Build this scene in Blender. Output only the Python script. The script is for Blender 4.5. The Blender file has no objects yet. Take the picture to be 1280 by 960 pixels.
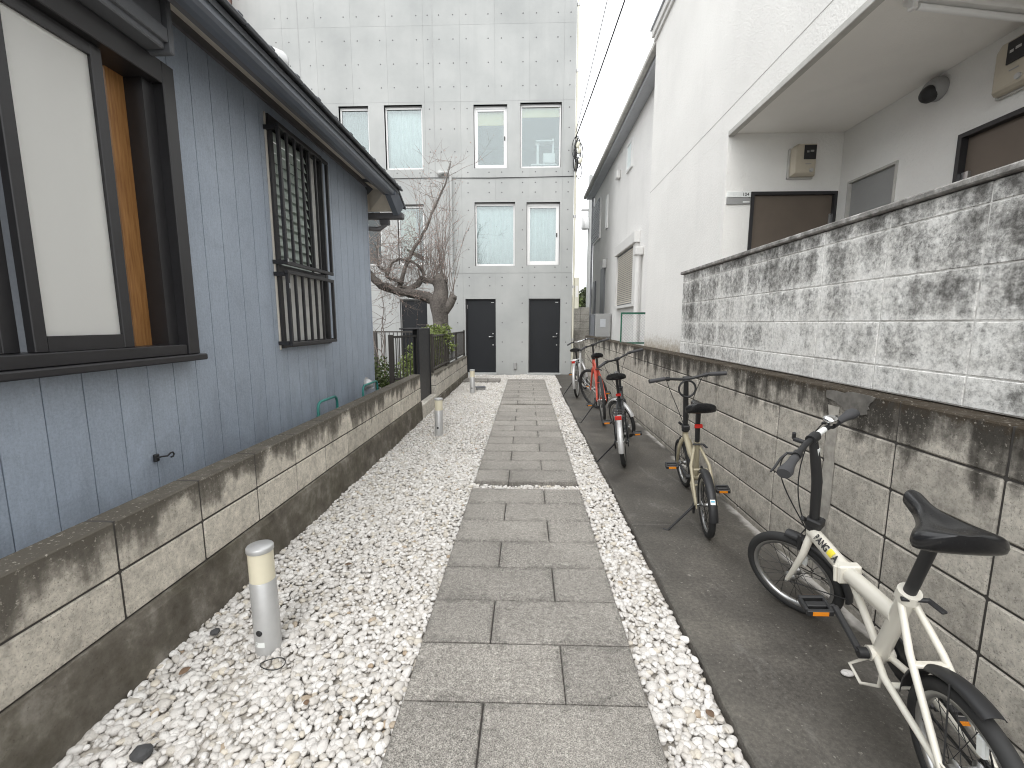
import bpy, bmesh, math, random
import numpy as np
from mathutils import Vector, Matrix
R = math.radians
random.seed(7); rng = np.random.default_rng(7)
scene = bpy.context.scene
COL = scene.collection

# ------------------------------------------------------------------ camera
CAM_H = 1.367
F_PX = 552.0
PITCH = math.atan(76 / F_PX); YAW = math.atan(18 * math.cos(PITCH) / F_PX)
cd = bpy.data.cameras.new('camera'); cam = bpy.data.objects.new('camera', cd); COL.objects.link(cam)
cam.location = (0, 0, CAM_H); cam.rotation_euler = (R(90) - PITCH, 0, YAW)
cd.sensor_width = 36.0; cd.lens = 36.0 * F_PX / 1280.0; cd.clip_start = 0.02; cd.clip_end = 600
scene.camera = cam

# ------------------------------------------------------------------ sky, sun, exposure (bright overcast)
world = bpy.data.worlds.new('World'); scene.world = world; world.use_nodes = True
wn = world.node_tree; wn.nodes.clear()
sky = wn.nodes.new('ShaderNodeTexSky'); sky.sky_type = 'NISHITA'; sky.sun_disc = False
sky.sun_elevation = R(52.4); sky.sun_rotation = R(189.5); sky.dust_density = 4.0; sky.air_density = 1.0
hs = wn.nodes.new('ShaderNodeHueSaturation'); hs.inputs['Saturation'].default_value = 0.12
mixc = wn.nodes.new('ShaderNodeMix'); mixc.data_type = 'RGBA'; mixc.inputs[0].default_value = 0.72
mixc.inputs[7].default_value = (9.3, 9.5, 9.6, 1)          # even cloud cover
bg = wn.nodes.new('ShaderNodeBackground'); bg.inputs['Strength'].default_value = 0.15
wo = wn.nodes.new('ShaderNodeOutputWorld')
wn.links.new(sky.outputs[0], hs.inputs['Color']); wn.links.new(hs.outputs[0], mixc.inputs[6])
wn.links.new(mixc.outputs[2], bg.inputs['Color']); wn.links.new(bg.outputs[0], wo.inputs['Surface'])
sd = bpy.data.lights.new('sun', 'SUN'); sun = bpy.data.objects.new('sun', sd); COL.objects.link(sun)
sd.energy = 0.6; sd.angle = R(40); sd.color = (1.0, 0.97, 0.93)
SUN_TO = Vector((-0.10, -0.60, 0.79)).normalized()
sun.rotation_euler = (-SUN_TO).to_track_quat('-Z', 'Y').to_euler()
vs_ = scene.view_settings
vs_.view_transform = 'Standard'; vs_.look = 'None'; vs_.gamma = 1.0; vs_.use_curve_mapping = False
vs_.exposure = 0.87
cy = scene.cycles; cy.pixel_filter_type = 'BLACKMAN_HARRIS'; cy.filter_width = 1.1; cy.max_bounces = 7; cy.diffuse_bounces = 5; cy.glossy_bounces = 2; cy.transmission_bounces = 4; cy.transparent_max_bounces = 6; cy.caustics_reflective = False; cy.caustics_refractive = False
scene.render.resolution_x = 1024; scene.render.resolution_y = 768

# ------------------------------------------------------------------ mesh helpers
def frame_from(d):
    d = Vector(d).normalized()
    a = Vector((0, 0, 1)) if abs(d.z) < 0.9 else Vector((1, 0, 0))
    u = d.cross(a).normalized(); v = u.cross(d).normalized()
    return u, v
_bevcache = {}
def bev_unit(sx, sy, sz, b):
    k = (round(sx, 5), round(sy, 5), round(sz, 5), round(b, 5))
    if k not in _bevcache:
        bm = bmesh.new(); bmesh.ops.create_cube(bm, size=1.0)
        for v in bm.verts: v.co = Vector((v.co.x * sx, v.co.y * sy, v.co.z * sz))
        bmesh.ops.bevel(bm, geom=list(bm.edges), offset=b, segments=1, affect='EDGES')
        bm.verts.index_update()
        _bevcache[k] = ([tuple(v.co) for v in bm.verts], [[v.index for v in f.verts] for f in bm.faces])
        bm.free()
    return _bevcache[k]
class MB:
    def __init__(s, xf=None): s.v = []; s.f = []; s.s = []; s.xf = xf
    def add(s, vs, fs, smooth=False):
        o = len(s.v)
        s.v += [tuple(s.xf(*p)) if s.xf else tuple(p) for p in vs]
        s.f += [[i + o for i in f] for f in fs]; s.s += [smooth] * len(fs); return s
    def box(s, x0, x1, y0, y1, z0, z1, b=0):
        if b > 0:
            vs, fs = bev_unit(x1 - x0, y1 - y0, z1 - z0, b)
            c = ((x0 + x1) / 2, (y0 + y1) / 2, (z0 + z1) / 2)
            return s.add([(p[0] + c[0], p[1] + c[1], p[2] + c[2]) for p in vs], fs)
        v = [(x, y, z) for x in (x0, x1) for y in (y0, y1) for z in (z0, z1)]
        return s.add(v, [(0, 1, 3, 2), (4, 6, 7, 5), (0, 4, 5, 1), (2, 3, 7, 6), (0, 2, 6, 4), (1, 5, 7, 3)])
    def obox(s, c, ax, ay, az, hx, hy, hz, b=0):
        c = Vector(c); ax = Vector(ax).normalized(); ay = Vector(ay).normalized(); az = Vector(az).normalized()
        if b > 0: vs, fs = bev_unit(2 * hx, 2 * hy, 2 * hz, b)
        else:
            vs = [(x, y, z) for x in (-hx, hx) for y in (-hy, hy) for z in (-hz, hz)]
            fs = [(0, 1, 3, 2), (4, 6, 7, 5), (0, 4, 5, 1), (2, 3, 7, 6), (0, 2, 6, 4), (1, 5, 7, 3)]
        return s.add([c + ax * p[0] + ay * p[1] + az * p[2] for p in vs], fs)
    def bar(s, p0, p1, w, h, b=0, upv=(0, 0, 1)):
        p0 = Vector(p0); p1 = Vector(p1); d = (p1 - p0); L = d.length; d.normalize()
        up = Vector(upv); side = d.cross(up)
        if side.length < 1e-4: side = d.cross(Vector((1, 0, 0)))
        side.normalize(); up = side.cross(d)
        return s.obox((p0 + p1) / 2, side, d, up, w / 2, L / 2, h / 2, b)
    def tube(s, pts, r, seg=8, caps=True, closed=False, flat=1.0):
        P = [Vector(p) for p in pts]; n = len(P)
        rr = [r] * n if isinstance(r, (int, float)) else list(r)
        u, v = frame_from(P[1] - P[0]); vs = []
        pd = (P[1] - P[0]).normalized()
        for i in range(n):
            if closed: d = (P[(i + 1) % n] - P[i - 1]).normalized()
            elif i == 0: d = (P[1] - P[0]).normalized()
            elif i == n - 1: d = (P[-1] - P[-2]).normalized()
            else: d = ((P[i + 1] - P[i]).normalized() + (P[i] - P[i - 1]).normalized())
            if d.length < 1e-6: d = pd
            d = d.normalized()
            q = pd.rotation_difference(d); u = q @ u; v = q @ v; pd = d
            for k in range(seg):
                a = 2 * math.pi * k / seg
                vs.append(P[i] + u * (math.cos(a) * rr[i]) + v * (math.sin(a) * rr[i] * flat))
        fs = []
        for i in range(n if closed else n - 1):
            j = (i + 1) % n
            for k in range(seg):
                l = (k + 1) % seg
                fs.append((i * seg + k, i * seg + l, j * seg + l, j * seg + k))
        s.add(vs, fs, seg > 4)
        if caps and not closed:
            s.add(vs[:seg], [tuple(range(seg))[::-1]]); s.add(vs[-seg:], [tuple(range(seg))])
        return s
    def lathe(s, prof, c, ax=(0, 0, 1), seg=20, smooth=True):
        u, v = frame_from(ax); ax = Vector(ax).normalized(); c = Vector(c); vs = []; fs = []
        for (r, h) in prof:
            for k in range(seg):
                a = 2 * math.pi * k / seg
                vs.append(c + ax * h + u * (r * math.cos(a)) + v * (r * math.sin(a)))
        for i in range(len(prof) - 1):
            for k in range(seg):
                l = (k + 1) % seg
                fs.append((i * seg + k, i * seg + l, (i + 1) * seg + l, (i + 1) * seg + k))
        s.add(vs, fs, smooth)
        if prof[0][0] > 1e-4: s.add(vs[:seg], [tuple(range(seg))[::-1]])
        if prof[-1][0] > 1e-4: s.add(vs[-seg:], [tuple(range(seg))])
        return s
    def ring(s, mp, Rr, sec, a0=0, a1=2 * math.pi, n=48, closed=True):
        """sweep a closed section [(lateral, radial)] round a wheel; mp(p, w, q) maps wheel space to local"""
        vs = []; m = len(sec); N = n if closed else n + 1
        for i in range(N):
            a = a0 + (a1 - a0) * i / n
            for (w, dr) in sec:
                rad = Rr + dr; vs.append(mp(rad * math.cos(a), w, rad * math.sin(a)))
        fs = []
        for i in range(n):
            j = (i + 1) % N
            for k in range(m):
                l = (k + 1) % m
                fs.append((i * m + k, i * m + l, j * m + l, j * m + k))
        s.add(vs, fs, True)
        if not closed:
            s.add(vs[:m], [tuple(range(m))[::-1]]); s.add(vs[-m:], [tuple(range(m))])
        return s
    def loft(s, secs, caps=True):
        m = len(secs[0]); vs = [p for sec in secs for p in sec]; fs = []
        for i in range(len(secs) - 1):
            for k in range(m):
                l = (k + 1) % m
                fs.append((i * m + k, i * m + l, (i + 1) * m + l, (i + 1) * m + k))
        s.add(vs, fs, True)
        if caps: s.add(secs[0], [tuple(range(m))[::-1]], True); s.add(secs[-1], [tuple(range(m))], True)
        return s
    def mesh(s, name, mat):
        me = bpy.data.meshes.new(name); me.from_pydata(s.v, [], s.f)
        me.polygons.foreach_set('use_smooth', s.s); me.materials.append(mat); me.update()
        bm = bmesh.new(); bm.from_mesh(me); bmesh.ops.recalc_face_normals(bm, faces=bm.faces); bm.to_mesh(me); bm.free()
        return me
    def build(s, name, mat, parent=None, **kw):
        return link(name, s.mesh(name, mat), parent, **kw)
def link(name, me, parent=None, loc=None, rot=None, **kw):
    o = bpy.data.objects.new(name, me); COL.objects.link(o)
    if loc is not None: o.location = loc
    if rot is not None: o.rotation_euler = rot
    if parent is not None: o.parent = parent
    for k, v in kw.items():
        if v is not None: o[k] = v
    return o
def thing(name, label, cat, loc=(0, 0, 0), rot=(0, 0, 0), group=None):
    return link(name, None, None, loc, rot, label=label, category=cat, group=group)

def cells(u0, u1, v0, v1, holes):
    """rectangles of [u0,u1]x[v0,v1] left over after cutting the holes"""
    us = sorted({u0, u1, *[h for H in holes for h in H[:2] if u0 < h < u1]})
    vs = sorted({v0, v1, *[h for H in holes for h in H[2:] if v0 < h < v1]})
    out = []
    for i in range(len(us) - 1):
        run = None
        for j in range(len(vs) - 1):
            cu = (us[i] + us[i + 1]) / 2; cv = (vs[j] + vs[j + 1]) / 2
            if any(H[0] < cu < H[1] and H[2] < cv < H[3] for H in holes):
                if run: out.append(run); run = None
            elif run: run[3] = vs[j + 1]
            else: run = [us[i], us[i + 1], vs[j], vs[j + 1]]
        if run: out.append(run)
    return out
def text_mesh(body, size, mat, xf, extrude=0.0, bold=0.0):
    cu = bpy.data.curves.new('txt', 'FONT'); cu.body = body; cu.size = size; cu.extrude = extrude; cu.resolution_u = 3; cu.offset = bold
    o = bpy.data.objects.new('txt', cu); COL.objects.link(o)
    bpy.context.view_layer.update()
    me0 = o.evaluated_get(bpy.context.evaluated_depsgraph_get()).to_mesh()
    vs = [tuple(v.co) for v in me0.vertices]; fs = [list(p.vertices) for p in me0.polygons]
    bpy.data.objects.remove(o); bpy.data.curves.remove(cu)
    me = bpy.data.meshes.new('lettering'); me.from_pydata([xf(*v) for v in vs], [], fs); me.materials.append(mat); me.update()
    return me

# ------------------------------------------------------------------ materials
class G:
    def __init__(s, name):
        s.m = bpy.data.materials.new(name); s.m.use_nodes = True; s.t = s.m.node_tree; s.t.nodes.clear()
        s.o = s.t.nodes.new('ShaderNodeOutputMaterial'); s.geo = s.t.nodes.new('ShaderNodeNewGeometry')
        s.pos = s.geo.outputs['Position']; s._tc = None
    def tc(s, k):
        if not s._tc: s._tc = s.t.nodes.new('ShaderNodeTexCoord')
        return s._tc.outputs[k]
    def put(s, sock, v):
        if isinstance(v, bpy.types.NodeSocket): s.t.links.new(v, sock)
        elif isinstance(v, (tuple, list)) and len(v) == 3 and sock.type == 'RGBA': sock.default_value = (*v, 1)
        else: sock.default_value = v
    def scaled(s, vec, sc):
        n = s.t.nodes.new('ShaderNodeVectorMath'); n.operation = 'MULTIPLY'; s.put(n.inputs[0], vec); n.inputs[1].default_value = sc
        return n.outputs[0]
    def noise(s, scale, detail=4, rough=0.55, vec=None, dist=0.0):
        n = s.t.nodes.new('ShaderNodeTexNoise'); s.put(n.inputs['Vector'], vec or s.pos)
        n.inputs['Scale'].default_value = scale; n.inputs['Detail'].default_value = detail
        n.inputs['Roughness'].default_value = rough; n.inputs['Distortion'].default_value = dist
        return n.outputs['Fac']
    def voro(s, scale, vec=None, out='Distance', feature='F1'):
        n = s.t.nodes.new('ShaderNodeTexVoronoi'); n.feature = feature; s.put(n.inputs['Vector'], vec or s.pos); n.inputs['Scale'].default_value = scale
        return n.outputs[out]
    def ramp(s, fac, stops):
        n = s.t.nodes.new('ShaderNodeValToRGB'); e = n.color_ramp.elements
        while len(e) < len(stops): e.new(0.5)
        for i, (p, c) in enumerate(stops):
            e[i].position = p; e[i].color = (c, c, c, 1) if isinstance(c, (int, float)) else (*c, 1)
        s.put(n.inputs[0], fac); return n.outputs[0]
    def mix(s, fac, a, b, blend='MIX'):
        n = s.t.nodes.new('ShaderNodeMix'); n.data_type = 'RGBA'; n.blend_type = blend
        s.put(n.inputs[0], fac); s.put(n.inputs[6], a); s.put(n.inputs[7], b); return n.outputs[2]
    def math(s, op, a, b=0.0, c=None, clamp=False):
        n = s.t.nodes.new('ShaderNodeMath'); n.operation = op; n.use_clamp = clamp; s.put(n.inputs[0], a); s.put(n.inputs[1], b)
        if c is not None: s.put(n.inputs[2], c)
        return n.outputs[0]
    def xyz(s, vec=None):
        n = s.t.nodes.new('ShaderNodeSeparateXYZ'); s.put(n.inputs[0], vec or s.pos); return n.outputs
    def rnd(s):
        return s.t.nodes.new('ShaderNodeObjectInfo').outputs['Random']
    def bump(s, h, strength=0.3, dist=0.01, normal=None):
        n = s.t.nodes.new('ShaderNodeBump'); n.inputs['Strength'].default_value = strength; n.inputs['Distance'].default_value = dist
        s.put(n.inputs['Height'], h)
        if normal: s.put(n.inputs['Normal'], normal)
        return n.outputs[0]
    def pr(s, base, rough=0.7, metal=0.0, normal=None, spec=0.5, **kw):
        n = s.t.nodes.new('ShaderNodeBsdfPrincipled'); s.put(n.inputs['Base Color'], base); s.put(n.inputs['Roughness'], rough)
        n.inputs['Metallic'].default_value = metal; n.inputs['Specular IOR Level'].default_value = spec
        for k, v in kw.items(): s.put(n.inputs[k.replace('_', ' ')], v)
        if normal: s.put(n.inputs['Normal'], normal)
        s.t.links.new(n.outputs[0], s.o.inputs[0]); s.b = n
        return s.m
def simple(name, col, rough=0.6, metal=0.0, var=0.12, scale=30, bump=0.0, spec=0.5, **kw):
    g = G(name); n = g.noise(scale, 5, 0.6)
    n2 = g.noise(scale * 0.13, 3)
    f = g.math('ADD', g.math('MULTIPLY', n, 0.5), g.math('MULTIPLY', n2, 0.5))
    lo = tuple(c * (1 - var) for c in col); hi = tuple(min(1, c * (1 + var)) for c in col)
    base = g.ramp(f, [(0.3, lo), (0.7, hi)])
    ro = g.math('ADD', g.math('MULTIPLY', n, 0.2), rough - 0.1)
    return g.pr(base, ro, metal, g.bump(n, bump, 0.004) if bump else None, spec, **kw)

MT = {}
# paving tile: exposed aggregate, grimy towards the edges
g = G('paving_tile'); sp = g.noise(230, 4, 0.85); sp2 = g.noise(1100, 1, 0.5); big = g.noise(2.2, 4)
base = g.ramp(sp, [(0.36, (0.065, 0.060, 0.053)), (0.48, (0.238, 0.223, 0.202)), (0.59, (0.475, 0.448, 0.408))])
ge = g.xyz(g.tc('Generated'))
ex = g.math('MINIMUM', ge[0], g.math('SUBTRACT', 1.0, ge[0])); ey = g.math('MINIMUM', ge[1], g.math('SUBTRACT', 1.0, ge[1]))
edge = g.math('MINIMUM', g.math('MULTIPLY', ex, 1.6), ey)
grime = g.ramp(g.math('ADD', edge, g.math('MULTIPLY', g.math('SUBTRACT', g.noise(9, 5), 0.5), 0.55)), [(0.0, 0.80), (0.10, 1.0)])
base = g.mix(1.0, base, grime, 'MULTIPLY')
base = g.mix(1.0, base, g.ramp(big, [(0.3, 0.84), (0.7, 1.08)]), 'MULTIPLY')
base = g.mix(1.0, base, g.ramp(g.noise(85, 2, 0.6), [(0.34, 0.78), (0.5, 1.0), (0.66, 1.22)]), 'MULTIPLY')
base = g.mix(1.0, base, g.ramp(g.noise(36, 3, 0.6), [(0.34, 0.86), (0.66, 1.14)]), 'MULTIPLY')
base = g.mix(1.0, base, g.ramp(g.rnd(), [(0, 0.88), (1, 1.08)]), 'MULTIPLY')
MT['tile'] = g.pr(base, 0.85, 0, g.bump(sp, 0.5, 0.003), 0.3)
# pebbles
g = G('white_pebble'); ri = g.geo.outputs['Random Per Island']
base = g.ramp(ri, [(0.0, (0.36, 0.28, 0.20)), (0.012, (0.58, 0.53, 0.45)), (0.10, (0.50, 0.47, 0.425)), (0.35, (0.565, 0.54, 0.51)), (0.7, (0.62, 0.598, 0.57)), (1.0, (0.73, 0.712, 0.685))])
vein = g.ramp(g.noise(60, 4, 0.6, dist=1.5), [(0.36, 0.72), (0.46, 1.0)])
base = g.mix(0.75, base, vein, 'MULTIPLY')
MT['pebble'] = g.pr(base, 0.6, 0, g.bump(g.noise(260, 3), 0.15, 0.002), 0.35)
MT['bed'] = simple('gravel_bed', (0.40, 0.37, 0.33), 0.95, var=0.4, scale=80)
MT['earth'] = simple('ground_asphalt', (0.08, 0.078, 0.074), 0.95, var=0.3, scale=40)
# slab of the bicycle strip: dark damp concrete, scratched
g = G('parking_concrete'); a = g.noise(1.7, 6, 0.6); b = g.noise(150, 4, 0.8); st = g.noise(5, 6, 0.7, g.scaled(g.pos, (1, 0.35, 1)), 1.2)
base = g.ramp(a, [(0.30, (0.040, 0.036, 0.031)), (0.52, (0.082, 0.075, 0.065)), (0.74, (0.15, 0.138, 0.118))])
base = g.mix(g.ramp(st, [(0.56, 0), (0.76, 0.55)]), base, (0.20, 0.19, 0.175))
base = g.mix(g.ramp(b, [(0.60, 0), (0.70, 0.75)]), base, (0.27, 0.255, 0.23))
base = g.mix(1.0, base, g.ramp(g.noise(60, 3, 0.7), [(0.33, 0.74), (0.5, 1.0), (0.67, 1.28)]), 'MULTIPLY')
base = g.mix(g.ramp(g.noise(44, 2, 0.5), [(0.68, 0), (0.74, 0.7)]), base, (0.26, 0.245, 0.215))
wx = g.xyz()
nb = g.math('ADD', wx[0], g.math('MULTIPLY', g.math('SUBTRACT', g.noise(6, 5), 0.5), 0.14))
base = g.mix(g.ramp(nb, [(0.0, 0), (1.0, 0)]), base, (0.5, 0.5, 0.48))
lime = g.math('MULTIPLY', g.ramp(g.math('SUBTRACT', nb, 1.0), [(0.495, 0), (0.535, 1)]), g.ramp(g.noise(2.5, 4), [(0.42, 0), (0.55, 0.8)]))
base = g.mix(lime, base, (0.48, 0.46, 0.43))
MT['slab'] = g.pr(base, g.ramp(a, [(0.3, 0.42), (0.7, 0.8)]), 0, g.bump(b, 0.4, 0.003), 0.5)
# concrete blocks of the two low walls
def block_mat(name, ztop, band, light=(0.40, 0.37, 0.325), dark=(0.052, 0.046, 0.038), moss=(0.085, 0.062, 0.035), lo_z=None, side=0.0):
    g = G(name); pores = g.noise(130, 4, 0.8); mid = g.noise(14, 6, 0.65); big = g.noise(1.6, 4)
    base = g.ramp(mid, [(0.28, tuple(c * 0.66 for c in light)), (0.5, light), (0.75, tuple(c * 1.18 for c in light))])
    base = g.mix(1.0, base, g.ramp(g.rnd(), [(0, 0.84), (1, 1.08)]), 'MULTIPLY')
    base = g.mix(g.ramp(pores, [(0.33, 0.9), (0.45, 0.0)]), base, tuple(c * 0.3 for c in light))
    base = g.mix(1.0, base, g.ramp(g.noise(48, 3, 0.7), [(0.32, 0.80), (0.5, 1.0), (0.68, 1.16)]), 'MULTIPLY')
    z = g.xyz()[2]
    streak = g.noise(5.5, 6, 0.6, g.scaled(g.pos, (1, 1, 0.16)))
    blot = g.noise(9, 6, 0.65)
    dz = g.math('SUBTRACT', ztop, z)
    f = g.math('SUBTRACT', 1.0, g.math('DIVIDE', dz, band))                    # 1 at the coping, 0 one band below
    f = g.math('ADD', f, g.math('MULTIPLY', g.math('SUBTRACT', streak, 0.5), 3.0))
    f = g.math('ADD', f, g.math('MULTIPLY', g.math('SUBTRACT', blot, 0.5), 1.5))
    base = g.mix(g.ramp(f, [(0.25, 0), (0.62, 0.72), (0.95, 0.95)]), base, dark)
    wide = g.ramp(g.math('ADD', g.math('MULTIPLY', g.math('SUBTRACT', big, 0.5), 2.2), g.math('MULTIPLY', g.math('SUBTRACT', streak, 0.5), 1.4)), [(0.25, 0), (0.8, 0.5)])
    base = g.mix(wide, base, tuple(c * 0.35 for c in light))
    ft = g.math('ADD', g.math('SUBTRACT', 1.0, g.math('DIVIDE', dz, 0.07)), g.math('MULTIPLY', g.math('SUBTRACT', g.noise(30, 5, 0.7), 0.5), 2.5))
    base = g.mix(g.ramp(ft, [(0.3, 0), (0.8, 0.85)]), base, moss)
    spk = g.math('MULTIPLY', g.ramp(g.noise(75, 4, 0.7), [(0.60, 0), (0.66, 1)]), g.ramp(f, [(0.4, 0), (0.8, 0.45)]))
    base = g.mix(spk, base, tuple(min(1, c * 1.1) for c in light))
    if lo_z is not None:
        fl = g.math('ADD', g.math('SUBTRACT', 1.0, g.math('DIVIDE', g.math('SUBTRACT', z, lo_z), 0.22)), g.math('MULTIPLY', g.math('SUBTRACT', blot, 0.5), 2.2))
        base = g.mix(g.ramp(fl, [(0.35, 0), (0.95, 0.6)]), base, tuple(c * 0.3 for c in light))
    h = g.math('ADD', g.math('MULTIPLY', pores, 0.7), g.math('MULTIPLY', mid, 0.3))
    return g.pr(base, 0.92, 0, g.bump(h, 0.8, 0.008), 0.2)
MT['block_r'] = block_mat('concrete_block_bike_wall', 1.05, 0.30, light=(0.53, 0.495, 0.435), dark=(0.036, 0.032, 0.027), moss=(0.052, 0.040, 0.027), lo_z=0.0)
MT['block_l'] = block_mat('concrete_block_house_wall', 0.64, 0.19, light=(0.62, 0.575, 0.50), dark=(0.10, 0.09, 0.075), moss=(0.115, 0.103, 0.085))
MT['block_f'] = block_mat('concrete_block_fence_wall', 0.53, 0.08, light=(0.58, 0.545, 0.485), moss=(0.16, 0.145, 0.12))
MT['mortar'] = simple('dark_mortar', (0.06, 0.055, 0.05), 0.95, var=0.3, scale=60)
g = G('mossy_footing'); a = g.noise(7, 7, 0.68); b = g.noise(110, 4, 0.7); c = g.noise(2.2, 4)
base = g.ramp(a, [(0.3, (0.075, 0.065, 0.052)), (0.52, (0.145, 0.13, 0.108)), (0.72, (0.30, 0.28, 0.245))])
base = g.mix(g.ramp(c, [(0.45, 0), (0.7, 0.5)]), base, (0.085, 0.078, 0.05))
base = g.mix(g.ramp(b, [(0.62, 0), (0.7, 0.6)]), base, (0.035, 0.03, 0.025))
MT['footing'] = g.pr(base, 0.93, 0, g.bump(g.math('ADD', a, g.math('MULTIPLY', b, 0.5)), 0.6, 0.01), 0.25)
# flaking white paint over mouldy block
g = G('flaking_white_block'); ge = g.xyz(g.tc('Generated'))
ex = g.math('MINIMUM', ge[1], g.math('SUBTRACT', 1.0, ge[1])); ez = g.math('MINIMUM', ge[2], g.math('SUBTRACT', 1.0, ge[2]))
edge = g.math('MINIMUM', g.math('MULTIPLY', ex, 2.0), ez)
m1 = g.noise(3.2, 7, 0.68); m2 = g.noise(32, 6, 0.72); m3 = g.noise(8, 5, 0.62, g.scaled(g.pos, (1, 1, 0.16))); m4 = g.noise(120, 3, 0.7)
z = g.xyz()[2]
f = g.math('ADD', g.math('MULTIPLY', m1, 0.95), g.math('MULTIPLY', m3, 1.05))
f = g.math('ADD', f, g.math('MULTIPLY', g.math('SUBTRACT', g.noise(1.35, 5, 0.6), 0.5), 1.05))
f = g.math('ADD', f, g.math('MULTIPLY', g.math('SUBTRACT', m2, 0.5), 1.25))
f = g.math('ADD', f, g.math('MULTIPLY', g.ramp(edge, [(0.02, 0), (0.20, 1)]), 0.19))
f = g.math('ADD', f, g.math('MULTIPLY', g.math('SUBTRACT', z, 1.50), 0.52))
f = g.math('ADD', f, g.math('MULTIPLY', g.math('SUBTRACT', g.rnd(), 0.5), 0.07))
paint = g.ramp(g.noise(11, 5), [(0.3, (0.68, 0.67, 0.64)), (0.7, (0.83, 0.825, 0.80))])
base = g.mix(g.ramp(f, [(0.50, 0), (0.545, 0.22), (0.575, 0.45), (0.63, 0.85)]) if False else g.ramp(g.math('MULTIPLY', f, 0.5), [(0.45, 0.04), (0.52, 0.18), (0.58, 0.38), (0.65, 0.64), (0.76, 0.93)]), paint, (0.085, 0.082, 0.076))
base = g.mix(g.math('MULTIPLY', g.ramp(g.noise(70, 5, 0.8), [(0.52, 0), (0.62, 0.75)]), g.ramp(g.math('MULTIPLY', f, 0.5), [(0.44, 0.1), (0.6, 0.7)])), base, (0.06, 0.058, 0.054))
base = g.mix(1.0, base, g.ramp(g.noise(52, 3, 0.75), [(0.32, 0.68), (0.48, 1.0), (0.66, 1.15)]), 'MULTIPLY')
MT['block_w'] = g.pr(base, 0.9, 0, g.bump(g.math('ADD', m2, g.math('MULTIPLY', m4, 0.6)), 0.5, 0.006), 0.2)
g = G('old_white_mortar'); a = g.noise(20, 6, 0.7)
MT['mortar_w'] = g.pr(g.ramp(a, [(0.35, (0.36, 0.35, 0.33)), (0.55, (0.66, 0.65, 0.625))]), 0.9, 0, g.bump(a, 0.4, 0.006), 0.2)
g = G('wall_coping'); a = g.noise(16, 6, 0.7); b = g.noise(60, 4)
MT['coping'] = g.pr(g.ramp(a, [(0.35, (0.12, 0.115, 0.108)), (0.55, (0.28, 0.27, 0.255)), (0.72, (0.55, 0.54, 0.52))]), 0.9, 0, g.bump(b, 0.5, 0.006), 0.2)
# siding
g = G('blue_grey_siding'); gr = g.noise(95, 5, 0.7, g.scaled(g.pos, (1, 1, 0.10))); fi = g.noise(330, 3, 0.6); bl = g.noise(1.3, 5); sm = g.noise(2.6, 5, 0.6, None, 1.5)
base = g.ramp(bl, [(0.3, (0.335, 0.385, 0.46)), (0.7, (0.415, 0.47, 0.55))])
base = g.mix(g.ramp(gr, [(0.3, 0.35), (0.6, 0)]), base, (0.255, 0.295, 0.36))
base = g.mix(g.ramp(sm, [(0.55, 0), (0.70, 0.24)]), base, (0.22, 0.245, 0.29))
zs = g.xyz()[2]; low_tone = g.math('ADD', g.math('SUBTRACT', 1.0, g.math('DIVIDE', zs, 1.25)), g.math('MULTIPLY', g.math('SUBTRACT', g.noise(3.4, 6, 0.65, g.scaled(g.pos, (1, 1, 0.45)), 0.8), 0.5), 1.9))
base = g.mix(g.ramp(low_tone, [(0.25, 0), (0.95, 0.5)]), base, (0.16, 0.175, 0.20))  # blotchy darker tone towards the bottom of the boards
base = g.mix(g.ramp(g.noise(70, 2, 0.5), [(0.735, 0), (0.76, 0.6)]), base, (0.50, 0.53, 0.57))
base = g.mix(1.0, base, g.ramp(g.rnd(), [(0, 0.93), (1, 1.06)]), 'MULTIPLY')
base = g.mix(1.0, base, g.ramp(g.noise(110, 3, 0.7), [(0.34, 0.90), (0.66, 1.10)]), 'MULTIPLY')
MT['siding'] = g.pr(base, 0.5, 0, g.bump(g.math('ADD', g.math('MULTIPLY', gr, 0.8), g.math('MULTIPLY', fi, 0.5)), 0.45, 0.004), 0.5)
MT['siding_gap'] = simple('siding_groove', (0.085, 0.095, 0.115), 0.9)
MT['frame_dark'] = simple('dark_aluminium', (0.026, 0.025, 0.027), 0.40, var=0.15)
MT['shutter_dark'] = simple('shutter_box_grey', (0.14, 0.147, 0.16), 0.45, var=0.1)
MT['gutter'] = simple('gutter_slate_blue', (0.15, 0.168, 0.20), 0.33, var=0.12, scale=10)
MT['gutter_low'] = simple('fascia_brown_grey', (0.125, 0.12, 0.125), 0.5, var=0.15)
MT['soffit'] = simple('soffit_beige', (0.66, 0.62, 0.55), 0.8, var=0.08)
MT['soffit_wood'] = simple('soffit_board', (0.66, 0.59, 0.49), 0.8, var=0.12, scale=12)
MT['roof'] = simple('roof_tile', (0.075, 0.08, 0.09), 0.5, var=0.2)
g = G('orange_wood'); w = g.noise(14, 5, 0.6, g.scaled(g.pos, (6, 6, 0.4)))
MT['wood'] = g.pr(g.ramp(w, [(0.3, (0.26, 0.115, 0.035)), (0.7, (0.46, 0.235, 0.085))]), 0.45, 0)
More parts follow.
